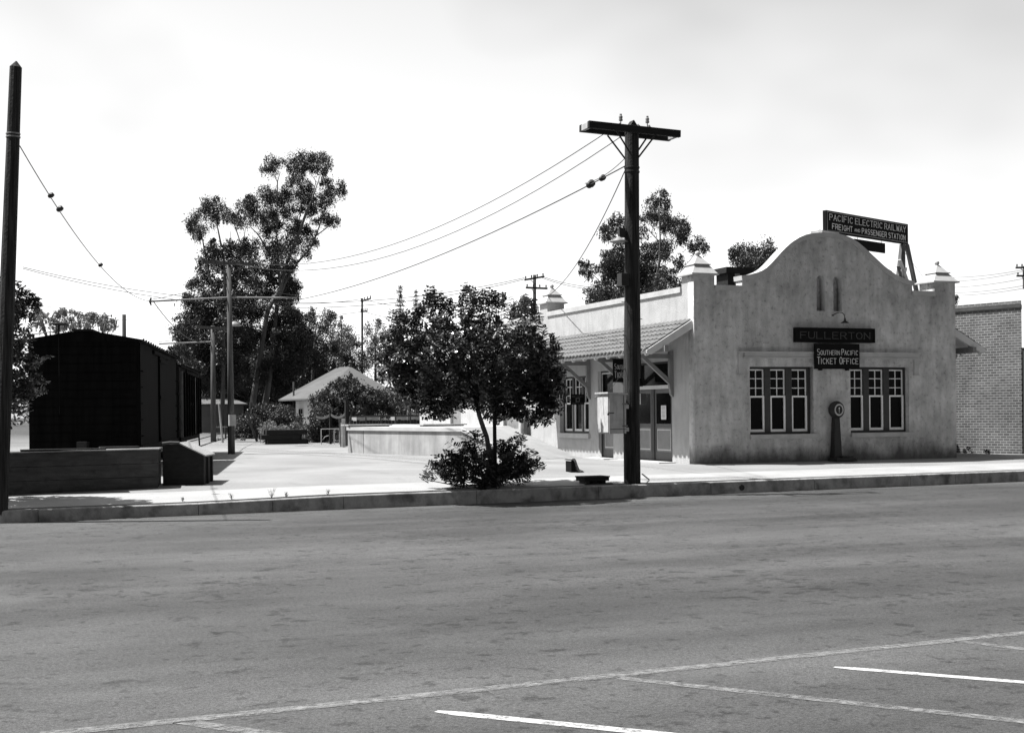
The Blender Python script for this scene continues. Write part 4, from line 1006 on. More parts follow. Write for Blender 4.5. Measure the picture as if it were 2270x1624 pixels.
# street tree with pinnate leaves --------------------------------------
def inside(x, y, P):
    c = False; j = len(P)-1
    for i in range(len(P)):
        if (P[i][1] > y) != (P[j][1] > y) and x < (P[j][0]-P[i][0])*(y-P[i][1])/(P[j][1]-P[i][1])+P[i][0]: c = not c
        j = i
    return c
def pinnate_shoots(rng, starts, dirs, lens, nf=11, lf=.052, pairs=5):
    """each shoot: stem with fronds; each frond: paired round leaflets"""
    C_, T_, U_, S_ = [], [], [], []; stems = MB()
    for s0, d, L in zip(starts, dirs, lens):
        d = d/np.linalg.norm(d); e = s0+d*L
        bend = rng.normal(size=3)*.05*L; az0 = rng.uniform(0, 3.14)
        stems.tube([s0, s0+d*L*.5+bend, e], [.008, .006, .003], 4, False)
        for k in range(nf):
            f = .12+.88*(k+rng.uniform(-.3, .3))/nf; p = s0+d*L*f+bend*4*f*(1-f)
            az = k*3.14159+rng.uniform(-.45, .45)+az0
            a = np.cross(d, [.3, .2, .9]); a /= np.linalg.norm(a); b = np.cross(d, a)
            out = a*math.cos(az)+b*math.sin(az); fd = out*.92+d*.30+np.array([0, 0, rng.uniform(-.06, .14)]); fd /= np.linalg.norm(fd)
            fl = rng.uniform(.12, .21)*(1.15-.55*f); sd = np.cross(fd, [0, 0, 1.0])+rng.normal(size=3)*.15; sd /= np.linalg.norm(sd)
            for j in range(pairs):
                q = p+fd*fl*(.25+.8*(j+.5)/pairs)
                for sg in (-1, 1):
                    o = sd*sg; t = o*.9+fd*.35+rng.normal(size=3)*.22; t /= np.linalg.norm(t)
                    C_.append(q+o*lf*.62); T_.append(t); U_.append(np.cross(t, np.cross(sd, fd)+rng.normal(size=3)*.3)); S_.append(lf*rng.uniform(.8, 1.15))
    C_, T_, U_, S_ = map(np.array, (C_, T_, U_, S_)); U_ = unit(U_)
    return leafpolys(C_, T_, U_, S_*1.15, S_*.85, 6), stems
def pinnate_tree(name, base, poly, label, cat, n, depth, spikes, trunks, cen, seed, group=None, up=.5, root_px=None, Y=None, bush=False):
    rng = np.random.default_rng(seed); base = Vector(base); t = thing(name, base, label, cat, group); B = np.array(base); Y = Y or base.y
    xs = [p[0] for p in poly]; ys = [p[1] for p in poly]; x0, x1, y0, y1 = min(xs), max(xs), min(ys), max(ys); cx, cy = cen
    cw = np.array(at(cx, cy, Y))-B
    st_, di, le = [], [], []
    while len(st_) < n:
        x, y = rng.uniform(x0, x1), rng.uniform(y0, y1)
        if not inside(x, y, poly): continue
        u = (x-cx)/((x1-x0)/2); v = (y-cy)/((y1-y0)/2); h = math.sqrt(max(.05, 1-min(1, u*u+v*v)))
        oy = depth*h*rng.uniform(-1, 1)
        # favour the outer shell
        if abs(oy)/depth < h*.45 and u*u+v*v < .45 and rng.uniform() < .55: continue
        tip = np.array(at(x, y, Y+oy))-B; out = tip-cw; out /= np.linalg.norm(out)+1e-6
        d = out*.8+np.array([0, 0, up])+rng.normal(size=3)*.28
        if v > .35 and not bush: d = out*.9+np.array([0, 0, -.15])+rng.normal(size=3)*.3
        d /= np.linalg.norm(d); L = rng.uniform(.28, .50)
        if u*u+v*v > .6 and rng.uniform() < .3: tip = tip+out*.16; L = .6
        st_.append(tip-d*L); di.append(d); le.append(L)
    for (x, y, L) in [(a+q, b+abs(q)*1.2, c) for a, b, c in spikes for q in (0, 6)]:
        tip = np.array(at(x, y+3, Y+rng.uniform(-.4, .4)))-B; d = np.array([rng.normal()*.12, rng.normal()*.12, 1.0]); d /= np.linalg.norm(d)
        st_.append(tip-d*L); di.append(d); le.append(L)
    V, stems = pinnate_shoots(rng, st_, di, le)
    polys('crown', V, leaf_carob, t)
    # limbs from the trunk out to a sample of shoots
    rp = np.array(at(*root_px, Y))-B; m_ = MB()
    for i in range(0, len(st_), 5):
        s0 = st_[i]; mid = rp*.45+s0*.55+rng.normal(size=3)*.06; mid[2] -= .05
        m_.tube([rp, mid, s0], [.028, .016, .008], 5, False)
    m_.build('limbs', bark, t); stems.build('twigs', bark, t, fix=False)
    for nm, pts, mm in trunks:
        k = MB(); k.tube([at(x, y, Y)-base for x, y, g in pts], [g*px_m(base)/2 for x, y, g in pts], 10); k.build(nm, mm, t, smooth=True)
    return t
tb = gnd(1094, 1078)
crown_poly = [(x, y+(16 if y < 720 else 8 if y < 760 else 0)) for x, y in [(842,750),(866,730),(880,715),(905,712),(933,700),(946,676),(960,672),(984,680),(1003,692),(1012,708),(1022,676),(1054,668),(1084,672),(1108,685),(1120,708),(1136,706),(1160,690),(1174,696),(1188,716),(1190,732),(1216,748),(1230,775),(1250,815),(1248,850),(1246,895),(1222,945),(1175,930),(1121,940),(1080,915),(1040,905),(987,930),(940,920),(908,892),(862,868),(846,823),(840,770)]]
spk = [(950,627,.5),(958,645,.4),(984,649,.4),(1003,662,.4),(1027,623,.55),(1040,628,.45),(1054,633,.45),(1084,635,.45),(1098,640,.35),(1116,646,.4),(1162,649,.4),(1175,660,.35),(1191,692,.3),(872,684,.35),(888,690,.3),(901,684,.35),(921,676,.3),(933,670,.3),(861,716,.35),(848,735,.3),(1223,737,.3),(1132,681,.3),(968,640,.3),(1068,640,.3),(946,640,.5),(955,650,.5),(990,655,.5),(1030,640,.6),(1046,645,.5),(1060,655,.5),(1090,645,.5),(1110,660,.5),(1020,650,.5),(1160,665,.45),(1168,672,.45),(975,665,.4),(915,690,.4),(895,695,.4),(880,700,.4),(1075,650,.5),(1200,720,.4),(1230,760,.4)]
pinnate_tree('street_tree', tb, crown_poly, 'dark glossy round crowned street tree with bent slim trunk by the kerb', 'tree', 740, 1.95, spk,
  [('trunk', [(1098, 1082, 15), (1092, 1040, 13), (1084, 1000, 12), (1078, 967, 11), (1070, 945, 11), (1061, 918, 10), (1055, 880, 8)], bark)], (1048, 795), 51, root_px=(1056, 885), Y=tb.y)
stake = MB(); sb_ = gnd(1098, 1080); stake.tube([(0, 0, 0), at(1096.6, 1000, sb_.y)-sb_, at(1095, 880, sb_.y)-sb_], [.045, .045, .04], 6)
tag(stake.build('tree_stake', wood_d, None, sb_), 'straight dark stake set beside the bent trunk of the street tree', 'stake')
bush_poly = [(956,1030),(962,1018),(980,1003),(1000,985),(1032,966),(1054,958),(1066,975),(1080,990),(1110,978),(1145,968),(1152,985),(1172,996),(1182,1020),(1180,1055),(1142,1062),(1122,1076),(1044,1076),(1010,1064),(978,1062),(962,1045)]
pinnate_tree('bush', ground(tb.x-.15, tb.y-.12), bush_poly, 'spreading leafy bush around the foot of the street tree at the kerb', 'bush', 125, .75, [(1054,952,.25),(1110,972,.3),(1150,957,.3),(1176,991,.25),(1190,1016,.2),(945,1036,.25)],
  [], (1075, 1035), 52, root_px=(1094, 1072), Y=tb.y-.1, bush=True)
lt = ground(-.75, 29.0)
left_poly = [(-170,650),(-60,590),(10,620),(50,650),(74,664),(58,700),(64,760),(104,790),(92,850),(60,900),(36,950),(8,975),(-60,960),(-170,900)]
pinnate_tree('street_tree', lt, left_poly, 'dark leafy street tree cut by the left edge behind the tall leaning pole', 'tree', 300, 1.5, [(40,618,.4),(60,640,.3),(78,655,.3)],
  [('trunk', [(-85, 1105, 15), (-80, 1000, 12), (-70, 900, 10)], bark)], (-45, 790), 53, root_px=(-70, 900), Y=29.0)

# shrubs in the yard
def shrub(name, x0, x1, y0, y1, n, r, label, leaf, Y, seed, ls=.12, dens=.9, cat='bush'):
    rr = random.Random(seed); cl = []
    cx, cy = (x0+x1)/2, y1
    while len(cl) < n:
        x, y = rr.uniform(x0, x1), rr.uniform(y0, y1)
        if ((x-cx)/((x1-x0)/2))**2+((y-cy)/(y1-y0))**2 < 1: cl.append((x, y, rr.uniform(.7, 1.2)*r))
    return clump_tree(name, (at(cx, y1, Y).x, Y, 0), cl, [], label, cat, None, leaf=leaf, ls=ls, dens=dens, seed=seed, dz=1.2, hang=.1)
shrub('bush', 573, 645, 940, 978, 24, 9, 'rounded pale leaved bush behind the left end of the tie stack', leaf_pale, 74, 61, .10)
shrub('bush', 528, 620, 898, 975, 36, 11, 'large dark bush at the foot of the pale eucalyptus trunks', leaf_dark, 88, 62, .13)
shrub('bush', 596, 668, 905, 970, 30, 10, 'dark bush in front of the house windows', leaf_dark, 84, 63, .13)
shrub('bush', 628, 700, 940, 972, 24, 8, 'low ragged weeds and bush behind the right end of the tie stack', leaf_mid, 80, 64, .12)
shrub('vine', 688, 742, 900, 988, 60, 10, 'thick vine climbing the frame right of the white house corner', leaf_dark, 72, 65, .11, cat='vine')
shrub('bush', 724, 768, 950, 990, 20, 6, 'thin dark weeds growing behind the pipe gate', leaf_dark, 70, 66, .10, .5)
clump_tree('orchard_tree', (at(790, 960, 74).x, 74, 0), fill(702, 765, 880, 935, 26, 10)+fill(770, 900, 885, 928, 22, 11)+[(740,855,11),(752,845,8),(765,860,13),(785,850,12),(795,865,14),(735,875,14),(760,880,15),(715,885,13),(705,900,12),(745,900,15),(775,900,15),(800,890,16),(820,875,14),(840,890,15),(830,905,16),(700,915,9),(860,880,15),(880,895,15),(870,912,14),(800,912,14),(760,915,12),(715,905,12),(730,900,12),(745,890,12),(760,895,12),(775,885,12),(790,875,12),(810,880,12),(830,880,12),(850,900,12),(785,915,12),(815,900,12),(740,915,12),(725,915,12),(845,875,12),(765,850,12),(700,890,12),(880,905,12),(860,915,12),(775,835,6),(722,866,9),(812,862,10)],
  [[(792, 968, 8), (790, 930, 7), (780, 890, 5)], [(738, 968, 5), (738, 900, 4)], [(790, 920, 4), (830, 885, 3)]], 'spreading dark orchard tree covering the right half of the pale house', seed=67, leaf=leaf_dark, dz=1.6, ls=.14, dens=1.2)
clump_tree('orchard_tree', (at(905, 960, 70).x, 70, 0), [(890,870,14),(905,855,12),(910,885,15),(930,900,15),(895,905,14),(950,905,14)], [[(905, 968, 8), (905, 890, 6)]], 'dark orchard tree behind the board fence, against the left side of the street tree', seed=68, leaf=leaf_dark, dz=1.4, ls=.14, dens=1.2)
shrub('weeds', 2128, 2205, 990, 1004, 26, 5, 'dark weeds along the foot of the brick wall', leaf_dark, 37.6, 69, .06, cat='weeds')

clump_tree('vine', (at(735, 988, 73).x, 73, 0), fill(694, 768, 905, 975, 60, 8), [], 'dark tangle of vine hanging between the posts behind the pipe gate', 'vine', leaf=leaf_dark, ls=.12, seed=76, dz=1.0, hang=.2)
rr = random.Random(9)
gw = clump_tree('weeds', (at(600, 980, 84).x, 84, 0), [(rr.uniform(455, 775), rr.uniform(974, 979), rr.uniform(2, 4)) for _ in range(46)], [], None, None, leaf=leaf_mid, ls=.09, seed=77, dz=2.5, dens=.5, hang=.1)
tag(gw, 'ragged low weeds along the back edge of the yard under the fence', 'weeds', kind='stuff')
rng = np.random.default_rng(78); out = []; rr = random.Random(78)
for i in range(210):
    a = R(-62+150*i/209); d = 250+rr.uniform(-15, 25); rad = rr.uniform(2.5, 5.5)
    out.append(clump_leaves(rng, (d*math.sin(a), d*math.cos(a), rad*.75), rad, 240, 1.1, .1))
tag(polys('distant_wood', np.concatenate(out), leaf_mid), 'low dark line of far off trees closing the horizon', 'trees', kind='stuff')
# weeds along the back of the kerb
def weed(px, py, h, seed, label):
    b = gnd(px, py); rng = np.random.default_rng(seed); t = thing('weed', b, label, 'weed', 'weeds behind the kerb'); m_ = MB(); out = []
    for k in range(9):
        a = rng.uniform(0, 6.28); e = np.array([.45*h*math.cos(a)*rng.uniform(.3, 1), .45*h*math.sin(a)*rng.uniform(.3, 1), h*rng.uniform(.6, 1)])
        m_.tube([(0, 0, 0), e*.5+rng.normal(size=3)*.01, e], [.004, .003, .002], 4, False)
        n = 6; tt = rng.uniform(.25, 1, n); C = e[None]*tt[:, None]+rng.normal(size=(n, 3))*.012; T = unit(rng.normal(size=(n, 3))); U = unit(np.cross(T, rng.normal(size=(n, 3))))
        out.append(leafpolys(C, T, U, np.full(n, .022), np.full(n, .009)))
    m_.build('stems', bark, t); polys('leaves', np.concatenate(out), leaf_mid, t)
weed(602, 1103, .22, 71, 'upright weed with small leaves behind the kerb, tallest of those left of the street tree')
weed(513, 1106, .14, 72, 'wispy dry weed behind the kerb, nearest the dark sloping bin')
weed(634, 1101, .12, 73, 'low thin weed just right of the upright one behind the kerb')
weed(727, 1097, .13, 74, 'wispy weed behind the kerb halfway to the street tree')
weed(405, 1111, .10, 75, 'tiny dark weed at the back of the kerb in front of the plank wall')

# ================================================================== POLES AND WIRES
def frame_top(px, py, Y): return at(px, py, Y)
b1 = gnd(1401, 1070); m1p = px_m(b1); Y1 = b1.y
p1 = thing('utility_pole', b1, 'thick dark wooden pole with a double crossarm in front of the station door', 'pole')
tops = at(1400, 283, Y1)-b1
r0_, r1_ = 18.6*m1p, 15.6*m1p
k = MB(); k.tube([(0, 0, -.1), (0, 0, 2), Vector((tops.x*.5, 0, tops.z*.5)), tops], [r0_, r0_*.985, (r0_+r1_)/2, r1_], 20); k.build('shaft', pole_m, p1, smooth=False)
k = MB(); zt = tops.z-.01
k.add([(tops.x-r1_*.72, -r1_*.72, zt), (tops.x+r1_*.72, -r1_*.72, zt), (tops.x+r1_*.72, r1_*.72, zt), (tops.x-r1_*.72, r1_*.72, zt), (tops.x, -r1_*.7, zt+.17), (tops.x, r1_*.7, zt+.17)], [(0,1,4), (1,2,5,4), (2,3,5), (3,0,4,5), (0,3,2,1)]); k.build('roofed_top', pole_m, p1)
yn, yf_ = Y1-r1_-.06, Y1+r1_+.07
na_, nb_ = at(1303.5, 276, yn)-b1, at(1506.5, 297.5, yn)-b1; zz = (na_.z+nb_.z)/2; 
fa_, fb_ = at(1285.5, 284, yf_)-b1, at(1484, 303, yf_)-b1
arm = MB().beam((na_.x, yn-Y1, na_.z), (nb_.x, yn-Y1, nb_.z), .11, .165); arm.build('crossarm', wood_d, p1, bevel=.006)
MB().beam((fa_.x, yf_-Y1, na_.z), (nb_.x+(fb_.x-nb_.x)*.0-.02, yf_-Y1, nb_.z), .11, .165).build('crossarm', wood_d, p1, bevel=.006)
MB().beam((na_.x+.06, yn-Y1+.056, na_.z), (na_.x+.06, yf_-Y1-.056, na_.z), .10, .13).build('spacer_block', wood_l, p1)
MB().beam((nb_.x-.06, yn-Y1+.056, nb_.z), (nb_.x-.06, yf_-Y1-.056, nb_.z), .10, .13).build('spacer_block', wood_l, p1)
for (ya) in (yn-Y1-.02, yf_-Y1+.02):
    for sg in (-1, 1):
        MB().beam((tops.x+sg*.52, ya, zz-.08), (tops.x+sg*.07, (r1_+.008)*(1 if ya > 0 else -1), zz-.66), .04, .012, (0, 1, 0)).build('brace', iron, p1)
def insulator(par, x, y, z, h=.17):
    MB().lathe([(.012, 0), (.012, h*.35), (.045, h*.35), (.05, h*.5), (.032, h*.55), (.046, h*.62), (.046, h*.78), (.03, h*.85), (.03, h)], 12, (x, y, z)).build('insulator', glassy, par, smooth=False)
for (px_, py_, yy, h_) in ((1375.5, 277, yn-Y1, .25), (1358, 277, yf_-Y1, .13), (1434.5, 283, yn-Y1, .25), (1415.5, 281, yf_-Y1, .13), (1438, 284, yf_-Y1, .15)):
    q = at(px_, py_, Y1+yy)-b1; insulator(p1, q.x, yy, zz+.083, h_)
k = MB(); k.lathe([(r1_*1.1, 0), (r1_*1.12, .02), (r1_*1.1, .04)], 20, (tops.x*.9, 0, tops.z-.98)); k.lathe([(r1_*1.1, 0), (r1_*1.12, .02), (r1_*1.1, .04)], 20, (tops.x*.9, 0, tops.z-1.08)); k.build('iron_band', iron, p1)
# insulator bracket, lamp hood and dark box on the left of the pole
q = at(1384, 480, Y1)-b1; q2 = at(1361, 483, Y1)-b1
k = MB().tube([(q.x, 0, q.z), (q.x-.03, 0, q.z-.06), (q2.x, 0, q2.z-.06), (q2.x-.02, 0, q2.z+.02)], .012, 6); br = k.build('insulator_bracket', iron, p1)
MB().lathe([(.02, 0), (.045, .01), (.05, .07), (.03, .08), (.035, .13)], 10, (q2.x-.02, 0, q2.z-.02)).build('insulator', glassy, br)
q = at(1372, 536, Y1)-b1
lmp = thing('pole_lamp', b1+Vector((q.x-.02, -.02, q.z)), 'pale shallow lamp shade bracketed to the left side of the main pole', 'lamp')
MB().lathe([(.03, .12), (.06, .10), (.11, .06), (.22, 0), (.215, -.01), (.05, .03)], 20).build('shade', irong, lmp, smooth=True)
MB().box(-.0, .16, -.05, .05, .10, .32).build('bracket_plate', iron, lmp)
q = at(1383.5, 621, Y1)-b1
k = MB().box(-.20, 0, -.15, .1, -.145, .145); tag(k.build('junction_box', iron, None, b1+Vector((q.x+.03, -.05, q.z)), bevel=.006), 'black square box fixed high on the left side of the main pole', 'box')
q = at(1419, 460, Y1)-b1; q2 = at(1419.5, 741, Y1)-b1
MB().beam((tops.x*.6+r1_*1.06, 0, q.z), (tops.x*.4+r0_*1.02, 0, q2.z-1.0), .05, .03, (1, 0, 0)).build('conduit', iron, p1)
for i_, (a, zz2) in enumerate(((-1, 1.9), (1, 2.3), (-1, 2.7), (1, 3.1), (-1, 3.5), (1, 3.9), (-1, 4.3), (1, 4.7))):
    MB().tube([(a*r0_*.8, -.05, zz2), (a*(r0_+.07), -.07, zz2)], .009, 5).build('climbing_step', iron, p1)

# signal box on the pole
f1 = at(1350.5, 961, Y1-.30); f2 = at(1387, 864, Y1-.30); l1 = f1.x
bxX0, bxX1 = f1.x, f2.x; bz0, bz1 = f1.z, at(1350, 872, Y1-.3).z
bd = .62
cb = thing('signal_box', (bxX0, Y1-.30, bz0), 'pale painted wooden equipment box with padlock hung on the left side of the main pole', 'equipment box')
Wb, Hb = bxX1-bxX0, bz1-bz0
MB().box(0, Wb, 0, bd, 0, Hb).build('case', boxpaint, cb, bevel=.004)
MB().box(-.022, -.002, .02, bd-.02, .03, Hb-.07).build('door', boxpaint, cb, bevel=.003)
MB().add([(-.06, -.05, Hb+.0), (Wb+.03, -.05, Hb-.03), (Wb+.03, bd+.05, Hb-.03), (-.06, bd+.05, Hb), (-.06, -.05, Hb+.035), (Wb+.03, -.05, Hb+.005), (Wb+.03, bd+.05, Hb+.005), (-.06, bd+.05, Hb+.035)], [(0,3,2,1),(4,5,6,7),(0,1,5,4),(1,2,6,5),(2,3,7,6),(3,0,4,7)]).build('lid', boxpaint, cb)
MB().box(Wb-.07, Wb-.055, -.006, -.001, .0, Hb-.05).box(.02, Wb, -.006, -.001, .10, .112).build('plank_seam', trimd, cb)
MB().box(Wb-.10, Wb+.03, -.014, -.007, Hb*.72, Hb*.76).box(Wb-.10, Wb+.03, -.014, -.007, Hb*.17, Hb*.21).build('hinge', irong, cb)
MB().box(-.02, .12, -.012, -.002, Hb*.505, Hb*.525).build('hasp', iron, cb)
MB().box(-.055, -.015, -.03, -.004, Hb*.46, Hb*.51).tube([(-.035, -.017, Hb*.50), (-.035, -.017, Hb*.545), (.0, -.012, Hb*.545)], .006, 5).build('padlock', iron, cb)
MB().box(Wb-.01, Wb+.08, .02, .12, Hb*.62, Hb*.72).box(Wb-.01, Wb+.08, .02, .12, Hb*.05, Hb*.15).build('mounting_block', boxpaint, cb)
q0 = at(1337, 877, Y1-.2); MB().beam((-.03, .3, Hb-.02), (-.22, .34, Hb-.10), .02, .02).build('prop', wood_l, cb)
wire(at(1352, 862, Y1), at(1387, 800, Y1-.15), .08, .006, 'wire', 'thin looping lead from the lid of the pale equipment box up the pole', None, 8)
q = at(1426, 884, Y1+.12); k = MB().box(-.075, .065, 0, .16, -.13, .13); tag(k.build('meter_box', mat('grey_box', .10, .6, .2), None, q), 'small grey box on the right side of the main pole beside the station door', 'box')
# ground brace stub at pole foot
q = gnd(1438, 1064); MB().beam(at(1423, 1050, Y1+.1)-b1, q-b1+Vector((0, 0, .02)), .03, .02).build('foot_strap', iron, p1)

def simple_pole(base, top, w0, w1, label, m=pole_g, name='utility_pole', group=None, n=12):
    base = Vector(base); t = thing(name, base, label, 'pole', group); s_ = px_m(base)
    MB().tube([(0, 0, -.2), Vector(top)-base], [w0*s_/2, w1*s_/2], n).build('shaft', m, t, smooth=True); return t
# leaning pole at left edge
bL = gnd(-2, 1130); tL = at(35, 150, bL.y)
pL = thing('utility_pole', bL, 'tall leaning black pole with a pointed top at the left edge', 'pole'); s_ = px_m(bL); d_ = tL-bL
MB().tube([(-d_.x*.02, 0, -.2), d_*.5, d_], [19.5*s_, 17*s_, 13.4*s_], 12).build('shaft', pole_m, pL)
MB().tube([d_, d_+Vector((.01, 0, 14*s_))], [13.4*s_, 1.5*s_], 12).build('pointed_top', pole_m, pL)
q = at(29, 299, bL.y)-bL
k = MB(); k.lathe([(15.5*s_, 0), (15.8*s_, .015), (15.5*s_, .03)], 20, (q.x, 0, q.z)); k.lathe([(15.5*s_, 0), (15.8*s_, .015), (15.5*s_, .03)], 20, (q.x, 0, q.z-.06)); k.build('band', irong, pL)
# line pole 2 with crossarm and trolley bracket
b2 = gnd(513, 1006); Y2 = b2.y
p2 = simple_pole(b2, at(507, 580, Y2), 16.5, 9.5, 'weathered trolley pole with a crossarm and two long bracket arms beside the boxcars')
def armbeam(par, base, a, b, Y, w_, h_, nm='crossarm', m=pole_g, dy=0):
    A, B_ = at(*a, Y)-Vector(base), at(*b, Y)-Vector(base); A.y = B_.y = dy
    return MB().beam(A, B_, w_, h_).build(nm, m, par)
armbeam(p2, b2, (446.5, 581.5), (562, 586.5), Y2, .10, .13, dy=-.12)
MB().tube([at(509, 659, Y2)-b2, at(335, 668, Y2)-b2], .035, 6).build('bracket_arm', irong, p2)
MB().tube([at(509, 659, Y2)-b2, at(662, 660, Y2)-b2], .035, 6).build('bracket_arm', irong, p2)
for (x_, y_) in ((335, 668), (662, 660)):
    q = at(x_, y_, Y2)-b2; MB().tube([(q.x, 0, q.z+.15), (q.x-.05, 0, q.z), (q.x, 0, q.z-.15)], [.03, .05, .03], 6).build('arm_end_clamp', iron, p2)
q = at(386.5, 672, Y2)-b2; MB().tube([(q.x, 0, q.z), (q.x, 0, q.z-.12)], .02, 5).build('hanger', iron, p2)
for a_, b_ in (((508, 608), (470, 586)), ((508, 608), (545, 588))):
    MB().beam(at(*a_, Y2)-b2, at(*b_, Y2)-b2, .03, .02).build('brace', irong, p2)
wire(at(508, 622, Y2), at(335, 664, Y2), 0.05, .012, 'stay_wire', 'thin stay from the trolley pole to the tip of its left bracket arm', None, 6)
wire(at(508, 625, Y2), at(662, 656, Y2), 0.05, .012, 'stay_wire', 'thin stay from the trolley pole to the tip of its right bracket arm', None, 6)
q = at(512, 931, Y2)-b2; tag(MB().box(-.13, .13, -.2, -.0, -.22, .22).build('pole_box', boxpaint, None, b2+Vector((q.x, -.16, q.z))), 'small pale box fixed low on the weathered trolley pole', 'box')
q = at(520, 721, Y2+12); l2 = thing('pole_lamp', q, 'small dished lamp reaching right from the trolley pole', 'lamp')
MB().lathe([(.05, .2), (.1, .17), (.34, 0), (.33, -.03), (.1, .04)], 16).build('shade', irong, l2, smooth=True)
# line pole 3
b3 = gnd(473, 979); Y3 = b3.y
p3 = simple_pole(b3, at(471.5, 722, Y3), 13, 9, 'second trolley pole farther down the track, just left of the first', pole_g)
armbeam(p3, b3, (433.5, 725), (503, 728.5), Y3, .13, .16, dy=-.2)
MB().tube([at(471, 757, Y3)-b3, at(352, 762, Y3)-b3], .04, 6).build('bracket_arm', irong, p3)
wire(at(471, 735, Y3), at(352, 758, Y3), .05, .015, 'stay_wire', 'thin stay on the second trolley pole above its bracket arm', None, 5)
# distant telephone poles
def tele(px_, ytop, Y, w, arms, label, group=None):
    b = Vector((at(px_, 930, Y).x, Y, 0)); t = simple_pole(b, at(px_, ytop, Y), w*1.15, w, label, pole_m, 'telephone_pole', group)
    for (xa, ya, xb, yb) in arms:
        armbeam(t, b, (xa, ya), (xb, yb), Y, .14, .17, m=pole_m, dy=-.25)
        for i in range(4):
            f = .06+.88*(i/3 if i < 2 else (i)/3); x = xa+(xb-xa)*f; y = ya+(yb-ya)*f; q = at(x, y, Y)-b
            MB().lathe([(.03, 0), (.08, .12), (.05, .25)], 6, (q.x, -.25, q.z+.08)).build('insulator', iron, t)
        q1, q2 = at(xa+(xb-xa)*.28, (ya+yb)/2+1, Y)-b, at(px_, (ya+yb)/2+14, Y)-b; MB().beam((q1.x, -.2, q1.z), (q2.x, -.16, q2.z), .06, .03).build('brace', pole_m, t)
    return t
tele(1184.5, 609.5, 112, 7.2, [(1160, 621, 1203.5, 613.5), (1163, 638, 1210.5, 640)], 'telephone pole with two crossarms between the street tree and the rear finial')
tele(802.5, 661, 150, 4.4, [(798, 668, 821, 661.5), (798, 691, 813, 690)], 'thin far telephone pole rising behind the pale roofed house')
tele(2270, 590, 100, 7, [(2247, 594, 2285, 593), (2249, 612, 2290, 612)], 'telephone pole with two crossarms cut by the right edge above the brick building')
tele(624, 832, 124, 5.0, [(615, 838, 633, 838), (615, 848, 633, 848), (615, 858, 633, 858), (616, 868, 632, 868)], 'short telephone pole with four crossarms at the left corner of the house')
simple_pole((at(275, 930, 62).x, 62, 0), at(275, 697, 62), 11, 8.5, 'bare black post top standing beyond the boxcar roof', pole_m, 'post')
simple_pole((at(651, 930, 104).x, 104, 0), at(650.5, 846, 104), 4.5, 4, 'thin black post in front of the house eave', pole_m, 'post')
simple_pole((at(662, 930, 135).x, 135, 0), at(661, 775, 135), 4, 3.5, 'thin grey post between the eucalyptus trunks and the house roof', pole_g, 'post')
q = gnd(493.5, 981); k = MB().tube([(0, 0, 0), at(484.7, 895, q.y)-q], [.07, .05], 7); tag(k.build('leaning_prop', wood_l, None, q), 'thin pale leaning pole between the two trolley poles', 'pole')
q = gnd(570, 978); k = MB().tube([(0, 0, 0), at(545, 912, q.y)-q], [.08, .06], 7); tag(k.build('leaning_prop', pole_g, None, q), 'dark slanting prop leaning left in front of the large dark bush', 'prop')

# wires ------------------------------------------------------------
def sag_wire(a, b, sag, r_, label, group=None, name='wire', n=24): return wire(a, b, sag, r_, name, label, group, n)
sag_wire(at(1376, 272, Y1), at(560, 583, Y2), 1.1, .011, 'upper of two thin line wires from the main pole crossarm to the trolley pole')
sag_wire(at(1415, 276, Y1+.4), at(520, 584, Y2), 1.45, .011, 'lower of two thin line wires from the main pole crossarm to the trolley pole')
w3 = sag_wire(at(1386, 368, Y1), at(662, 664, Y2), .42, .015, 'heavy span wire with lumpy insulators from the main pole to the right bracket arm')
sag_wire(at(1386, 350, Y1), at(1296, 407, Y1+1.9), .10, .009, 'short slack lead looping beside the span wire insulators')
sag_wire(at(1385, 378, Y1), Vector((X0+.1, YF+10.9, at(1225, 657, YF+10.9).z)), .45, .013, 'twisted service wire dropping from the main pole to the rear finial')
wL = sag_wire(at(44, 324, bL.y), at(340, 668, Y2), .75, .011, 'slack span wire with insulators from the leaning left pole to the left bracket arm')
def wpt(px_, a, b, sag):
    best = None
    for i in range(801):
        t = i/800; p = a.lerp(b, t); p.z -= 4*sag*t*(1-t); d = p-Vector((0, 0, CH)); x = PPX+FPX*d.dot(rt)/d.dot(fw)
        if best is None or abs(x-px_) < best[0]: best = (abs(x-px_), p)
    return best[1]
WA = (at(44, 324, bL.y), at(340, 668, Y2), .75); WB = (at(1386, 368, Y1), at(662, 664, Y2), .42)
def strain(px_, py_, Y, r_, lab, grp, sc=1):
    p = wpt(px_, *(WA if px_ < 600 else WB)); t = thing('strain_insulator', p, lab, 'insulator', grp)
    MB().sphere((0, 0, 0), r_, 10, 7).build('body', iron, t, smooth=True)
    MB().lathe([(r_*.5, -r_*1.1), (r_*1.25, -r_*.3), (r_*1.25, r_*.3), (r_*.5, r_*1.1)], 8, (r_*.7, 0, r_*.5)).build('clamp', iron, t)
strain(110.5, 433, bL.y+4.0, .048, 'upper of the two lumpy insulators on the slack span wire at left', 'insulators on the span wires')
strain(130, 460, bL.y+5, .055, 'lower of the two lumpy insulators on the slack span wire at left', 'insulators on the span wires')
strain(221, 574, bL.y+11, .045, 'small clip halfway down the slack span wire at left', 'insulators on the span wires')
strain(1333, 390, Y1+1.2, .065, 'right hand lumpy insulator on the heavy span wire by the main pole', 'insulators on the span wires')
strain(1305, 404, Y1+2.0, .085, 'left hand lumpy insulator on the heavy span wire by the main pole', 'insulators on the span wires')
sag_wire(at(340, 668, Y2), at(455, 757, Y3), .5, .02, 'trolley wire running away from the left bracket arm', 'trolley wires', 'trolley_wire')
Yt = 112
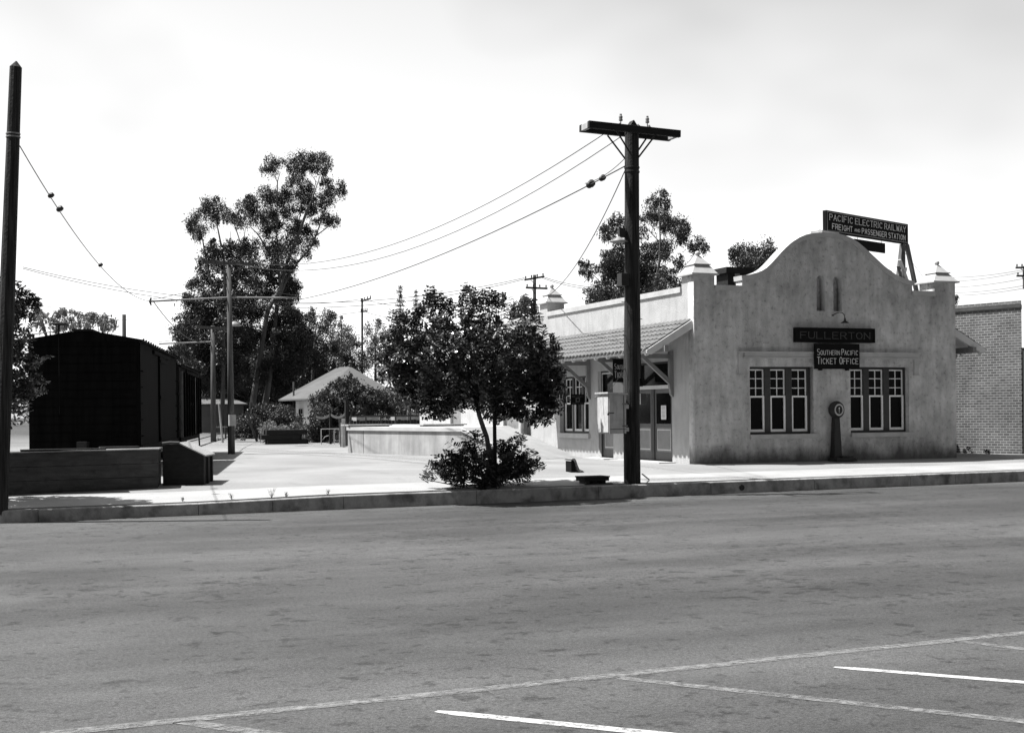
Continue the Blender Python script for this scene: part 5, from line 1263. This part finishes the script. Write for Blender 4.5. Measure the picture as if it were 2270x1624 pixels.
for i_, (ya, yb, yc) in enumerate(((592, 613, 633), (595, 616, 640))):
    sag_wire(at(50, ya, 118), at(1162, yb+3, Yt), 2.6+.3*i_, .028, ('upper' if i_ == 0 else 'lower')+' long telephone wire crossing the sky from left edge to the two-armed pole', 'telephone wires')
    sag_wire(at(1202, yb, Yt), at(1400, yc, 104), .5, .028, ('upper' if i_ == 0 else 'lower')+' telephone wire from the two-armed pole toward the main pole', 'telephone wires')
for i_, (ya, yb) in enumerate(((662, 675), (690, 700))):
    sag_wire(at(520, ya+4, 155), at(800, ya+1, 150), .5, .03, ('upper' if i_ == 0 else 'lower')+' faint wire reaching the thin far pole from the left', 'faint far wires')
    sag_wire(at(812, ya+2, 150), at(930, ya+16, 140), .3, .03, ('upper' if i_ == 0 else 'lower')+' faint wire leaving the thin far pole to the right', 'faint far wires')
for i_, (ya, yb, w_) in enumerate(((612, 593, 'top'), (621, 596, 'second'), (634, 612, 'third'), (646, 628, 'fourth'), (652, 634, 'lowest'))):
    sag_wire(at(2112, ya+3, 130), at(2290, yb+1, 100), .2, .022, w_+' of five faint wires between the right finial and the right edge', 'faint wires at right')
for i_, (y_, w_) in enumerate(((676, 'top'), (684, 'middle'), (700, 'lowest'))):
    sag_wire(at(60, y_, 160), at(350, y_+6, 160), .3, .02, w_+' of three faint level wires above the boxcar roof', 'faint wires over the boxcar')

# ================================================================== BOXCARS
TH = math.atan2(6.1, 28.2)
cd = Vector((math.sin(TH), math.cos(TH), 0)); cs = Vector((math.cos(TH), -math.sin(TH), 0))
def boxcar(corner, L, ze, label, second=False):
    """corner: ground point under the near right-hand corner; x to the right of the car, y along the track"""
    t = thing('boxcar', corner, label, 'boxcar', None, rz=-TH); W_ = 2.72; zf = .62
    MB().box(-W_, 0, 0, L, zf, ze).build('body', car_m, t)
    m_ = MB(); m_.prism([(-W_-.10, ze), (.10, ze), (.10, ze+.05), (-W_/2+.35, ze+.25), (-W_/2-.35, ze+.25), (-W_-.10, ze+.05)], 'y', -.08, L+.08); m_.build('roof', car_m, t)
    m_ = MB(); m_.box(-W_/2-.26, -W_/2+.26, -.25, L+.25, ze+.27, ze+.31)
    for i in range(int(L/1.2)+1): m_.box(-W_/2-.24, -W_/2+.24, .1+i*1.2, .2+i*1.2, ze+.25, ze+.27)
    m_.build('running_board', wood_d, t)
    m_ = MB(); 
    for i in range(int(L/.62)): m_.box(.075, .115, .25+i*.62, .33+i*.62, ze+.03, ze+.09)
    m_.build('roof_seam_caps', car_m, t)
    # side: posts, sill, door with track
    for yy in ([.06, L-.14] if not second else []):
        MB().box(.002, .03, yy, yy+.10, zf, ze-.02).build('corner_post', car_m, t)
    MB().box(.002, .05, .2, L-.2, zf, zf+.16).build('side_sill', car_m, t)
    MB().box(.002, .06, L*.30, L*.72, ze-.16, ze-.06).build('door_track', car_m, t)
    dr = MB().box(.004, .055, L*.44, L*.60, zf+.10, ze-.17).build('door', car_m, t)
    m_ = MB(); [m_.box(.056, .075, L*.44+.02, L*.60-.02, z_, z_+.09) for z_ in (zf+.2, (zf+ze)/2, ze-.35)]; m_.build('door_batten', car_m, dr)
    if second:
        for i in range(9):
            y_ = .1+i*(L-.3)/8; MB().box(.052, .13, y_, y_+.09, zf+.16, ze-.17).build('side_rib', car_l if i in (0,) else car_m, t)
        MB().box(.056, .07, L*.62, L*.74, zf+.2, ze-.2).build('pale_panel', car_l, t)
    # end: plank lines, ladder, grab irons
    m_ = MB(); [m_.box(-W_+.06, -.06, -.014, -.002, zf+.1+i*.22, zf+.27+i*.22) for i in range(int((ze-zf-.15)/.22))]; m_.build('end_planks', car_m, t)
    for i in range(6):
        MB().tube([(-.62, -.03, zf+.35+i*.38), (-.62, -.08, zf+.35+i*.38), (-.16, -.08, zf+.35+i*.38), (-.16, -.03, zf+.35+i*.38)], .012, 5).build('grab_iron', car_m, t)
    for i in range(5):
        MB().tube([(.002, .18, zf+.4+i*.42), (.07, .18, zf+.4+i*.42), (.07, .62, zf+.4+i*.42), (.002, .62, zf+.4+i*.42)], .012, 5).build('grab_iron', car_m, t)
        MB().tube([(.002, L-.62, zf+.4+i*.42), (.09, L-.62, zf+.4+i*.42), (.09, L-.16, zf+.4+i*.42), (.002, L-.16, zf+.4+i*.42)], .014, 5).build('grab_iron', car_m, t)
    for yy in (.3, L-.55):
        MB().tube([(.03, yy, zf), (.05, yy, zf-.35), (.05, yy+.34, zf-.35), (.03, yy+.34, zf)], .022, 5).build('step', iron, t)
    # running gear
    for yc in (1.6, L-1.6):
        tr = MB().box(-W_+.45, -.45, yc-1.1, yc+1.1, .34, .56).build('truck', iron, t)
        for ya in (yc-.8, yc+.8):
            for xa in (-W_+.62, -.62):
                q = MB().lathe([(.10, -.06), (.40, -.055), (.41, .0), (.43, .05), (.40, .06), (.10, .06)], 18); q.v = [(v[2]+xa, v[0]+ya, v[1]+.43) for v in q.v]; q.build('wheel', iron, tr)
    MB().box(-W_/2-.12, -W_/2+.12, -.55, .0, .66, .90).build('coupler', iron, t)
    return t
ze1, ze2 = 3.45, 3.25
A1 = atZ(316, 757, ze1); A1.z = 0
Lc = 11.4
bc1 = boxcar(A1-cs*.10, Lc, ze1, 'nearer black wooden boxcar standing behind the low plank wall, brake wheel on its roof')
W_ = 2.72
k = MB().tube([(-W_+.78, -.16, 1.6), (-W_+.78, -.16, ze1+.42)], .022, 6); bs = k.build('brake_staff', car_m, bc1)
k = MB().lathe([(.02, 0), (.05, .0), (.19, .03), (.21, .05), (.19, .06), (.03, .05)], 16, (-W_+.78, -.16, ze1+.40)); k.build('brake_wheel', iron, bs)
k = MB().tube([(-W_+.06, .25, ze1+.1), (-W_+.06, .25, ze1+.20), (-W_+.62, .25, ze1+.28), (-W_+.62, .25, ze1+.15)], .014, 5); k.build('roof_grab_iron', iron, bc1)
A2 = A1+cd*(Lc+.75); endp = atZ(459, 830, ze2)
L2 = max(7.5, (endp-A2).dot(cd))
boxcar(A2-cs*.10, L2, ze2, 'farther boxcar with upright side ribs coupled beyond the first near the trolley poles', True)
rail = MB()
for sx_ in (-.72, .72):
    o_ = A1-cs*(W_/2+.1)+cs*sx_; rail.beam(o_-cd*4+Vector((0, 0, .02)), o_+cd*140+Vector((0, 0, .02)), .07, .05)
tag(rail.build('railway_track', iron), kind='structure')

# ================================================================== YARD THINGS
# low plank wall at left
a_ = gnd(20.5, 1096.5); c_ = gnd(349, 1081); dr_ = (c_-a_); dr_.z = 0; Lw = dr_.length; ang = math.atan2(dr_.y, dr_.x)
a2 = a_-dr_.normalized()*1.6
pw = thing('plank_box', (a2.x, a2.y, min(a_.z, c_.z)-.02), 'low grey box platform of three wide planks by the pavement at left', 'plank box', rz=ang)
Lw += 1.6; zt = at(345, 993.6, c_.y).z-pw.location.z; hp = (zt-.03)/3
for i in range(3): MB().box(0, Lw, 0, .05, i*hp+.004, (i+1)*hp-.004).build('plank', plank, pw, bevel=.004)
for i in range(3): MB().box(Lw-.05, Lw, .051, 1.0, i*hp+.004, (i+1)*hp-.004).build('end_plank', plank, pw, bevel=.004)
MB().box(0, Lw-.06,   .06, .98, 0, zt-.05).build('fill', wood_d, pw)
for i in range(5): MB().box(-.0, Lw+.04, -.04+i*.21, .165+i*.21, zt-.026, zt+.012*(i % 2)*.6).build('top_board', plank_top, pw)
sl = MB().box(0, 1.75, 0, .35, 0, .03); tag(sl.build('loose_board', wood_d, None, at(45, 984, a2.y+.35)), 'dark loose board lying on the plank box, left of two', 'board').location.z = pw.location.z+zt+.01
sl = MB().box(0, .85, 0, .40, 0, .04); tag(sl.build('loose_board', wood_d, None, at(222, 982, c_.y+.25)), 'dark loose board lying on the plank box, right of two', 'board').location.z = pw.location.z+zt+.01
for o in pw.children:
    for v in o.data.vertices: v.co.x += .42*v.co.y
# sloping bin
a_ = gnd(361, 1075.5); c_ = gnd(452, 1074); bn_ = thing('sloped_bin', a_, 'black wooden bin with a sloping lid beside the plank box', 'bin', rz=math.atan2(c_.y-a_.y, c_.x-a_.x))
Lb = (c_-a_).length; s_ = px_m(a_); zl, zr_ = 91*s_, 66*s_
MB().add([(0, 0, 0), (Lb, 0, 0), (Lb, 1.15, 0), (0, 1.15, 0), (0, 0, zl), (Lb*.42, 0, zl), (Lb, 0, zr_), (Lb, 1.15, zr_), (Lb*.42, 1.15, zl), (0, 1.15, zl)], [(0,1,6,5,4), (3,9,8,7,2), (0,4,9,3), (1,2,7,6), (0,3,2,1), (4,5,8,9), (5,6,7,8)]).build('case', wood_d, bn_)
k = MB(); dz_ = (zr_-zl)/(Lb*.58)
for i in range(5):
    y0_ = -.05+i*.25
    k.add([(Lb*.40, y0_, zl+.012), (Lb*1.05, y0_, zl+dz_*Lb*.68+.012), (Lb*1.05, y0_+.235, zl+dz_*Lb*.68+.012), (Lb*.40, y0_+.235, zl+.012), (Lb*.40, y0_, zl+.042), (Lb*1.05, y0_, zl+dz_*Lb*.68+.042), (Lb*1.05, y0_+.235, zl+dz_*Lb*.68+.042), (Lb*.40, y0_+.235, zl+.042)],
      [(0,3,2,1),(4,5,6,7),(0,1,5,4),(1,2,6,5),(2,3,7,6),(3,0,4,7)])
k.build('lid', plank_top, bn_)
MB().tube([(.0, -.02, zl+.02), (Lb*.2, -.03, zl+.04), (Lb*.42, -.03, zl+.03)], .035, 6).build('lid_roll', plank, bn_)
for yy in (.3, .8): MB().box(Lb+.002, Lb+.05, yy, yy+.09, 0, zr_-.06).build('batten', wood_d, bn_)

for o in bn_.children:
    for v in o.data.vertices: v.co.x += .20*v.co.y
# loading platform with ramp
q1 = gnd(771, 1003); q2 = gnd(1024, 1013); HP = 1.02
q4 = Vector((X0-.01, 62, 0)); q3 = Vector((X0-.01, 48.2, 0)); q5 = Vector((18.0, 62, 0))
lp = thing('loading_platform', (q2.x, q2.y, 0), 'pale streaked concrete loading platform with a ramp along the side of the station', 'platform')
def Lq(p, z): return (p.x-q2.x, p.y-q2.y, z)
ring = [q1, q2, q3, q4, q5]
MB().add([Lq(p, -.1) for p in ring]+[Lq(p, HP-.13) for p in ring], [(i, (i+1) % 5, 5+(i+1) % 5, 5+i) for i in range(5)]).build('body', concrete, lp)
def outs(p, o_=.06):
    d1 = (q2-q1).normalized(); n_o = Vector((d1.y, -d1.x, 0)); 
    if n_o.x > 0: n_o = -n_o
    return p+n_o*o_
rt_ = [outs(q1), outs(q2), q3, q4, q5]
MB().add([Lq(p, HP-.13) for p in rt_]+[Lq(p, HP) for p in rt_], [(i, (i+1) % 5, 5+(i+1) % 5, 5+i) for i in range(5)]+[(5, 6, 7, 8, 9), (4, 3, 2, 1, 0)]).build('top_slab', conc_top, lp)
f1_ = gnd(1171, 1021); f2_ = Vector((X0-.01, 41.9, 0))
k = MB(); k.add([Lq(q2, HP-.004), Lq(q3, HP-.004), Lq(f2_, .006), Lq(f1_, .006), Lq(q2, -.1), Lq(q3, -.1), Lq(f2_, -.1), Lq(f1_, -.1)], [(0,1,2,3), (0,3,7,4), (3,2,6,7), (2,1,5,6)])
k.build('ramp', mat('ramp_concrete', .25, .9, .14, 1.4, fine=.08), lp)
rk = (f1_-q2).normalized(); k = MB().beam(Vector(Lq(q2, HP+.0))-rk*.0+Vector((-.03, 0, -.055)), Vector(Lq(f1_, .0))+Vector((-.03, 0, -.03)), .09, .10); k.build('ramp_edge', conc_top, lp)
k = MB(); dd_ = (q2-q1); pj = q1+dd_*.155; nn_ = outs(pj, .004); k.beam(Lq(nn_, 0), Lq(nn_, HP-.13), .014, .01, (0, 1, 0)); k.build('crack', trimd, lp)
def plate(px0, px1, py, Y, w_, label):
    a = at(px0, py, Y); b = at(px1, py, Y); o = MB().box(0, b.x-a.x, 0, w_, 0, .05).box(.1, b.x-a.x-.1, .1, w_-.1, -.04, 0).build('loading_plate', plank_top, None, (a.x, Y, HP+.045)); tag(o, label, 'plate', 'plates lying on the loading platform')
plate(772, 870, 941, q1.y-.3, 1.2, 'thin plate overhanging the left end of the loading platform')
plate(938, 1035, 941, 49.5, .9, 'thin plate lying on the platform against the freight door')
q = gnd(1168, 965); tag(MB().lathe([(.14, 0), (.15, .25), (.13, .5), (.14, .55)], 12).build('drainpipe_stub', mat('pipe_grey', .12, .7, .2), None, Vector((X0-.18, 46.2, .68))), 'short grey pipe standing against the white wall at the top of the ramp', 'pipe')

# curved metal guards in the yard
def guard(pxl, pxr, pyb, label):
    a = gnd(pxl, pyb); t = thing('curved_guard', a, label, 'guard', 'curved metal guards'); s_ = px_m(a); H_ = 32*s_; W_ = (pxr-pxl)*s_*1.0
    prof = [(0, 0), (0, H_*.93), (W_*.12, H_), (W_*.30, H_*.97), (W_*.42, H_*.80), (W_*.52, H_*.52), (W_*.62, H_*.28), (W_*.78, H_*.12), (W_*1.15, 0.02)]
    inner = [(x-.03 if i > 1 else x+.0, max(0, z-.045)) for i, (x, z) in enumerate(prof)]
    k = MB(); n = len(prof)
    for i in range(1, n-1):
        (xa, za_), (xb, zb_) = prof[i], prof[i+1]
        k.add([(xa, 0, za_), (xb, 0, zb_), (xb, .42, zb_), (xa, .42, za_), (xa-.02, 0, max(0, za_-.05)), (xb-.03, 0, max(0, zb_-.05)), (xb-.03, .42, max(0, zb_-.05)), (xa-.02, .42, max(0, za_-.05))], [(0,3,2,1),(4,5,6,7),(0,1,5,4),(2,3,7,6)])
    k.build('curved_sheet', irong, t)
    k = MB(); pp = [(0, 0), (0, H_*.9), (W_*.20, H_*.88), (W_*.28, H_*.74), (W_*.34, H_*.45), (W_*.36, 0)]; k.prism(pp, 'y', .03, .39); k.build('dark_core', signb, t)
    MB().tube([(W_*.3, -.012, H_*.9), (W_*.5, -.012, H_*.5), (W_*.66, -.012, H_*.2), (W_*1.0, -.012, .03)], .008, 5).build('ridge', iron, t)
guard(1267, 1294, 1047, 'curved grey metal guard in the yard, the one standing clear of the bush')
guard(1158, 1185, 1051, 'curved grey metal guard in the yard, half hidden by the bush')
# low wooden crate lid on blocks near the pole
a = gnd(1296, 1073.5); s_ = px_m(a); cr_ = thing('low_bench', a, 'low dark wooden box lid on blocks beside the foot of the main pole', 'box', rz=PHI*.5); W_ = 61*s_
for i in range(4): MB().box(-.02, W_+.02, i*.125, .115+i*.125, .155, .185).build('top_board', wood_d, cr_)
k = MB(); k.box(0, W_, .01, .04, .075, .154); k.box(0, W_, .45, .48, .075, .154); k.box(0, .03, .04, .45, .075, .154); k.box(W_-.03, W_, .04, .45, .075, .154); k.build('rim', wood_d, cr_)
for x_ in (.06, W_*.36, W_-.16): MB().box(x_, x_+.09, .05, .42, 0, .075).build('block', plank if x_ < .1 else wood_d, cr_)
MB().box(-.02, W_+.06, -.08, -.03, .0, .022).build('loose_slat', wood_d, cr_)

# stacked railway ties
tq_ = gnd(592, 985); s_ = px_m(tq_); tang = R(-4)
tx = Vector((math.cos(tang), math.sin(tang), 0)); ty = Vector((-math.sin(tang), math.cos(tang), 0)); LT = 86*s_; ht = 11*s_
proto = MB().box(0, LT, 0, .19, 0, ht-.01)
rows = [(0, .0, 'bottom', .12), (0, ht, 'middle', -.22), (0, ht*2, 'top', .05)]
first = None; nr = {0: 'front', 6: 'rearmost'}
for li, (ox, zz_, nm, sh_) in enumerate(rows):
    for j in range(7):
        if first is None: o = first = MB().box(0, LT, 0, .19, 0, ht-.012).build('railway_tie', wood_d, None, bevel=.008)
        else: o = first.copy(); COL.objects.link(o)
        p = tq_+tx*(sh_+.04*((j*37) % 5-2))+ty*(j*.205); o.location = (p.x, p.y, zz_); o.rotation_euler = (0, 0, tang)
        tag(o, '%s of seven dark ties in the %s layer of the stack by the yard fence' % (['front', 'second', 'third', 'middle', 'fifth', 'sixth', 'rearmost'][j], nm), 'tie', 'stacked railway ties')

# fences
fn = thing('wire_fence', gnd(500, 975), 'thin rail and wire fence across the back of the yard behind the trolley poles', 'fence'); fb = fn.location.copy()
Yf = 88
for x_ in (476, 500, 524, 556, 568):
    p = at(x_, 975, Yf)-fb; p.z = -fb.z; MB().box(p.x-.05, p.x+.05, p.y-.05, p.y+.05, p.z, p.z+.86).build('post', pole_g, fn)
p0, p1_ = at(474, 950, Yf)-fb, at(592, 950, Yf)-fb
MB().beam((p0.x, p0.y-.06, .78-fb.z), (p1_.x, p1_.y-.06, .78-fb.z), .05, .07).build('top_rail', wood_l, fn)
for z_ in (.2, .35, .5, .65): MB().tube([(p0.x, p0.y, z_), (p1_.x, p1_.y, z_)], .012, 4).build('fence_wire', wire_m, fn)
MB().beam(Vector((at(552, 975, Yf).x, Yf-.05, 0))-fb, Vector((at(566, 950, Yf).x, Yf-.05, .7))-fb, .06, .05).build('brace', pole_g, fn)
gt = thing('pipe_gate', gnd(732, 985), 'thin pale pipe gate right of the vine', 'gate'); g0 = gt.location.copy(); Yg = g0.y
a, b = at(712, 984, Yg)-g0, at(752, 950, Yg)-g0
MB().tube([(a.x, 0, .0), (a.x, 0, b.z), (b.x, 0, b.z), (b.x, 0, 0)], .025, 6).build('frame', wood_l, gt)
MB().tube([((a.x+b.x)/2+.2, 0, 0), ((a.x+b.x)/2+.2, 0, b.z)], .02, 5).build('upright', wood_l, gt)
c0 = at(714, 975, Yg)-g0; c1 = at(728, 965, Yg)-g0; MB().tube([(c0.x, -.02, c0.z), (c0.x+.15, -.02, c1.z-.05), (c1.x, -.02, c1.z)], .02, 5).build('bent_brace', wood_l, gt)
def post(px_, pyt, pyb, w_, label, m=wood_d, name='fence_post'):
    b = gnd(px_, pyb); h = at(px_, pyt, b.y).z-b.z; o = MB().box(-w_/2, w_/2, -w_/2, w_/2, 0, h).build(name, m, None, b); tag(o, label, 'post'); return b, h
pb1 = post(769, 886, 988, .16, 'tall dark post at the left end of the loading platform')
pb2 = post(732.5, 912, 984, .10, 'dark post holding the left end of the sagging cloth strip')
pb3 = post(692, 908, 980, .10, 'thin post among the vine at the corner of the house')
def swag(x0, y0, x1, y1, Y, drop, label):
    a, b = at(x0, y0, Y), at(x1, y1, Y); k = MB(); n = 10
    for i in range(n+1):
        t = i/n; p = a.lerp(b, t); p.z -= 4*drop*t*(1-t); p -= a; k.v += [(p.x, -.01, p.z), (p.x, -.01, p.z+.12), (p.x, .01, p.z), (p.x, .01, p.z+.12)]
    for i in range(n): q = 4*i; k.f += [(q, q+4, q+5, q+1), (q+2, q+3, q+7, q+6), (q+1, q+5, q+7, q+3), (q, q+2, q+6, q+4)]
    tag(k.build('sagging_strip', plank_top, None, a), label, 'strip', 'sagging strips between posts')
swag(733, 921, 767, 918, pb1[0].y, .18, 'pale strip sagging between the two tall posts')
swag(700, 925, 732, 922, pb2[0].y, .12, 'pale strip sagging from the post into the vine')
lbs = [(754, 907, 757.5, 990), (757.5, 915, 760, 990), (761, 905, 762, 991), (764, 912, 766, 989)]
for i_, (xt, yt_, xb, yb) in enumerate(lbs):
    b = gnd(xb, yb); tpt = at(xt, yt_+22, b.y+.3); o = MB().beam((0, 0, 0), tpt-b, .15, .03, (0, 1, 0)).build('leaning_board', wood_l if i_ in (1, 2) else pole_g, None, b)
    tag(o, ['first', 'second', 'third', 'fourth'][i_]+' from the left of the boards leaning at the platform end', 'board', 'boards leaning by the platform')
bf_ = thing('board_fence', Vector((at(776, 940, 63).x, 63, 0)), 'dark close boarded fence with an open top rail behind the loading platform', 'fence'); fb = bf_.location.copy()
Lf = at(950, 940, 63).x-fb.x; ztf = at(850, 921, 63).z
k = MB(); [k.box(i*.16, i*.16+.15, 0, .025, 0, at(850, 931, 63).z+random.Random(i).uniform(-.02, .03)) for i in range(int(Lf/.16))]; k.build('boards', wood_d, bf_)
MB().box(0, Lf, -.03, -.002, ztf-.06, ztf+.03).build('top_rail', plank, bf_)
for i in range(int(Lf/.75)+1): MB().box(i*.75, i*.75+.07, -.001, .06, 0, ztf+.0).build('post', plank, bf_)
shd = thing('yard_shed', Vector((at(790, 940, 70).x, 70, 0)), 'low grey hutch glimpsed through the gap in the board fence', 'shed')
MB().box(0, 1.2, 0, 1, 0, 1.46).box(2.2, 5.2, 0, 1, 0, 1.40).build('wall', plank_top, shd)

# pale roofed house
EV = 2.75; hc = atZ(708, 881, EV); hl = atZ(617, 885.5, EV)
hs_ = thing('house', (hc.x, hc.y, 0), 'pale shingle hip roofed house with whitewashed board walls beyond the yard', 'house')
Wh = 13.0; Ln = hl.y-hc.y
rl = at(748.6, 813.6, hc.y+Ln*.62); rr2 = at(774.6, 812.3, hc.y+Ln*.50)
apx1 = (rl.x-hc.x, Ln*.62, rl.z); apx2 = (rr2.x-hc.x, Ln*.48, rr2.z)
xo = hc.x; 
k = MB(); k.add([(0, 0, EV), (6.3, 0, EV), (6.3, Ln, EV), (hl.x-hc.x, Ln, EV), apx1, apx2, (0, 0, EV-.12), (6.3, 0, EV-.12), (6.3, Ln, EV-.12), (hl.x-hc.x, Ln, EV-.12)],
   [(0, 1, 5), (1, 2, 4, 5) , (2, 3, 4), (3, 0, 5, 4), (6, 9, 8, 7), (0, 6, 7, 1), (1, 7, 8, 2), (2, 8, 9, 3), (3, 9, 6, 0)]); rf = k.build('roof', shingle, hs_)
for q in (apx1, apx2): MB().lathe([(.08, -.1), (.14, .1), (.06, .2), (.16, .32), (.03, .5)], 8, q).build('roof_finial', trimd, rf)
k = MB(); k.box(.62, 6.3-.6, .6, Ln-.6, -.1, EV-.06); wl = k.build('wall', boardw, hs_)
k = MB(); 
for i in range(int((Ln-1.2)/.30)): k.box(.585, .619, .62+i*.30, .66+i*.30, 0, EV-.13)
k.build('board_battens', boardw, hs_)
for (xa, xb, lab) in ((640, 648, 'w'), (664, 672.5, 'd')):
    ya = atX(xa, 920, hc.x+.6).y-hc.y; yb = atX(xb, 920, hc.x+.6).y-hc.y; ya, yb = min(ya, yb), max(ya, yb)
    fr = MB().box(.53, .584, ya-.08, yb+.08, .55, 2.05).build('window', trimw, hs_); MB().box(.515, .529, ya, (ya+yb)/2-.06, .62, 1.98).box(.515, .529, (ya+yb)/2+.06, yb, .62, 1.98).build('pane', glass, fr)
# low grey building behind the trolley poles and pale lean-to
gbx = at(440, 930, 122); gr = thing('shed', (gbx.x, 122, 0), 'long low grey shed with a flat pale roof between the boxcars and the trees', 'shed')
Lg = at(540, 930, 122).x-gbx.x; hz_ = at(500, 898, 122).z
MB().box(0, Lg, 0, 6, 0, hz_).build('wall', metal_grey, gr); MB().add([(-.3, -.4, hz_), (Lg+.3, -.4, hz_), (Lg+.3, 6.3, hz_+.5), (-.3, 6.3, hz_+.5), (-.3, -.4, hz_+.12), (Lg+.3, -.4, hz_+.12), (Lg+.3, 6.3, hz_+.62), (-.3, 6.3, hz_+.62)], [(0,3,2,1),(4,5,6,7),(0,1,5,4),(1,2,6,5),(2,3,7,6),(3,0,4,7)]).build('roof', shingle, gr)

# brick building at right
bq = gnd(2265, 1006); bang = R(16.7); bd_ = Vector((-math.sin(bang), math.cos(bang), 0)); bn2 = Vector((math.cos(bang), math.sin(bang), 0))
brm = bpy.data.materials.new('brick_wall'); brm.use_nodes = True; n, l = brm.node_tree.nodes, brm.node_tree.links
tcx = n.new('ShaderNodeTexCoord'); mpx = n.new('ShaderNodeMapping'); mpx.inputs['Rotation'].default_value = (0, 0, 0)
sxyz = n.new('ShaderNodeSeparateXYZ'); cxyz = n.new('ShaderNodeCombineXYZ'); l.new(tcx.outputs['Object'], sxyz.inputs[0]); l.new(sxyz.outputs['Y'], cxyz.inputs['X']); l.new(sxyz.outputs['Z'], cxyz.inputs['Y'])
bt_ = n.new('ShaderNodeTexBrick'); bt_.inputs['Scale'].default_value = 1.0; bt_.inputs['Brick Width'].default_value = .225; bt_.inputs['Row Height'].default_value = .086; bt_.inputs['Mortar Size'].default_value = .013
bt_.inputs['Color1'].default_value = (.055, .055, .055, 1); bt_.inputs['Color2'].default_value = (.11, .11, .11, 1); bt_.inputs['Mortar'].default_value = (.26, .26, .26, 1); bt_.inputs['Mortar Smooth'].default_value = .3
l.new(cxyz.outputs[0], bt_.inputs['Vector']); nz_ = n.new('ShaderNodeTexNoise'); nz_.inputs['Scale'].default_value = 1.2; nz_.inputs['Detail'].default_value = 5; l.new(tcx.outputs['Object'], nz_.inputs['Vector'])
mr_ = n.new('ShaderNodeMapRange'); mr_.inputs['From Min'].default_value = .3; mr_.inputs['From Max'].default_value = .7; mr_.inputs['To Min'].default_value = .75; mr_.inputs['To Max'].default_value = 1.2; l.new(nz_.outputs['Fac'], mr_.inputs[0])
vm_ = n.new('ShaderNodeVectorMath'); vm_.operation = 'SCALE'; l.new(bt_.outputs['Color'], vm_.inputs[0]); l.new(mr_.outputs[0], vm_.inputs['Scale']); l.new(vm_.outputs[0], n['Principled BSDF'].inputs['Base Color']); n['Principled BSDF'].inputs['Roughness'].default_value = .9
bp_ = n.new('ShaderNodeBump'); bp_.inputs['Strength'].default_value = .5; bp_.inputs['Distance'].default_value = .01; bp_.invert = True; l.new(bt_.outputs['Fac'], bp_.inputs['Height']); l.new(bp_.outputs[0], n['Principled BSDF'].inputs['Normal'])
bb = thing('brick_building', (bq.x, bq.y, 0), 'flat topped brick building past the right corner of the station', 'building', rz=bang)
Hbk = at(2257, 666, bq.y).z
MB().box(0, 12, 0, 16, -.3, Hbk-.22).build('wall', brm, bb)
MB().box(-.05, 12.0, -.03, 16.05, Hbk-.22, Hbk-.10).build('brick_course', mat('dark_brick', .06, .9), bb)
MB().box(-.02, 11.9, 0, 16, Hbk-.10, Hbk).build('parapet', brm, bb)
zw0 = at(2262, 770, bq.y-.2).z; zw1 = at(2262, 640, bq.y-.2).z
MB().box(-.02, 6, -.35, -.035, zw0, zw1).build('white_fascia', mat('white_painted_panel', .78, .7, .03), bb)
MB().box(.02, .5, -.20, -.04, 0, zw0-.01).build('doorway_jamb', trimd, bb)
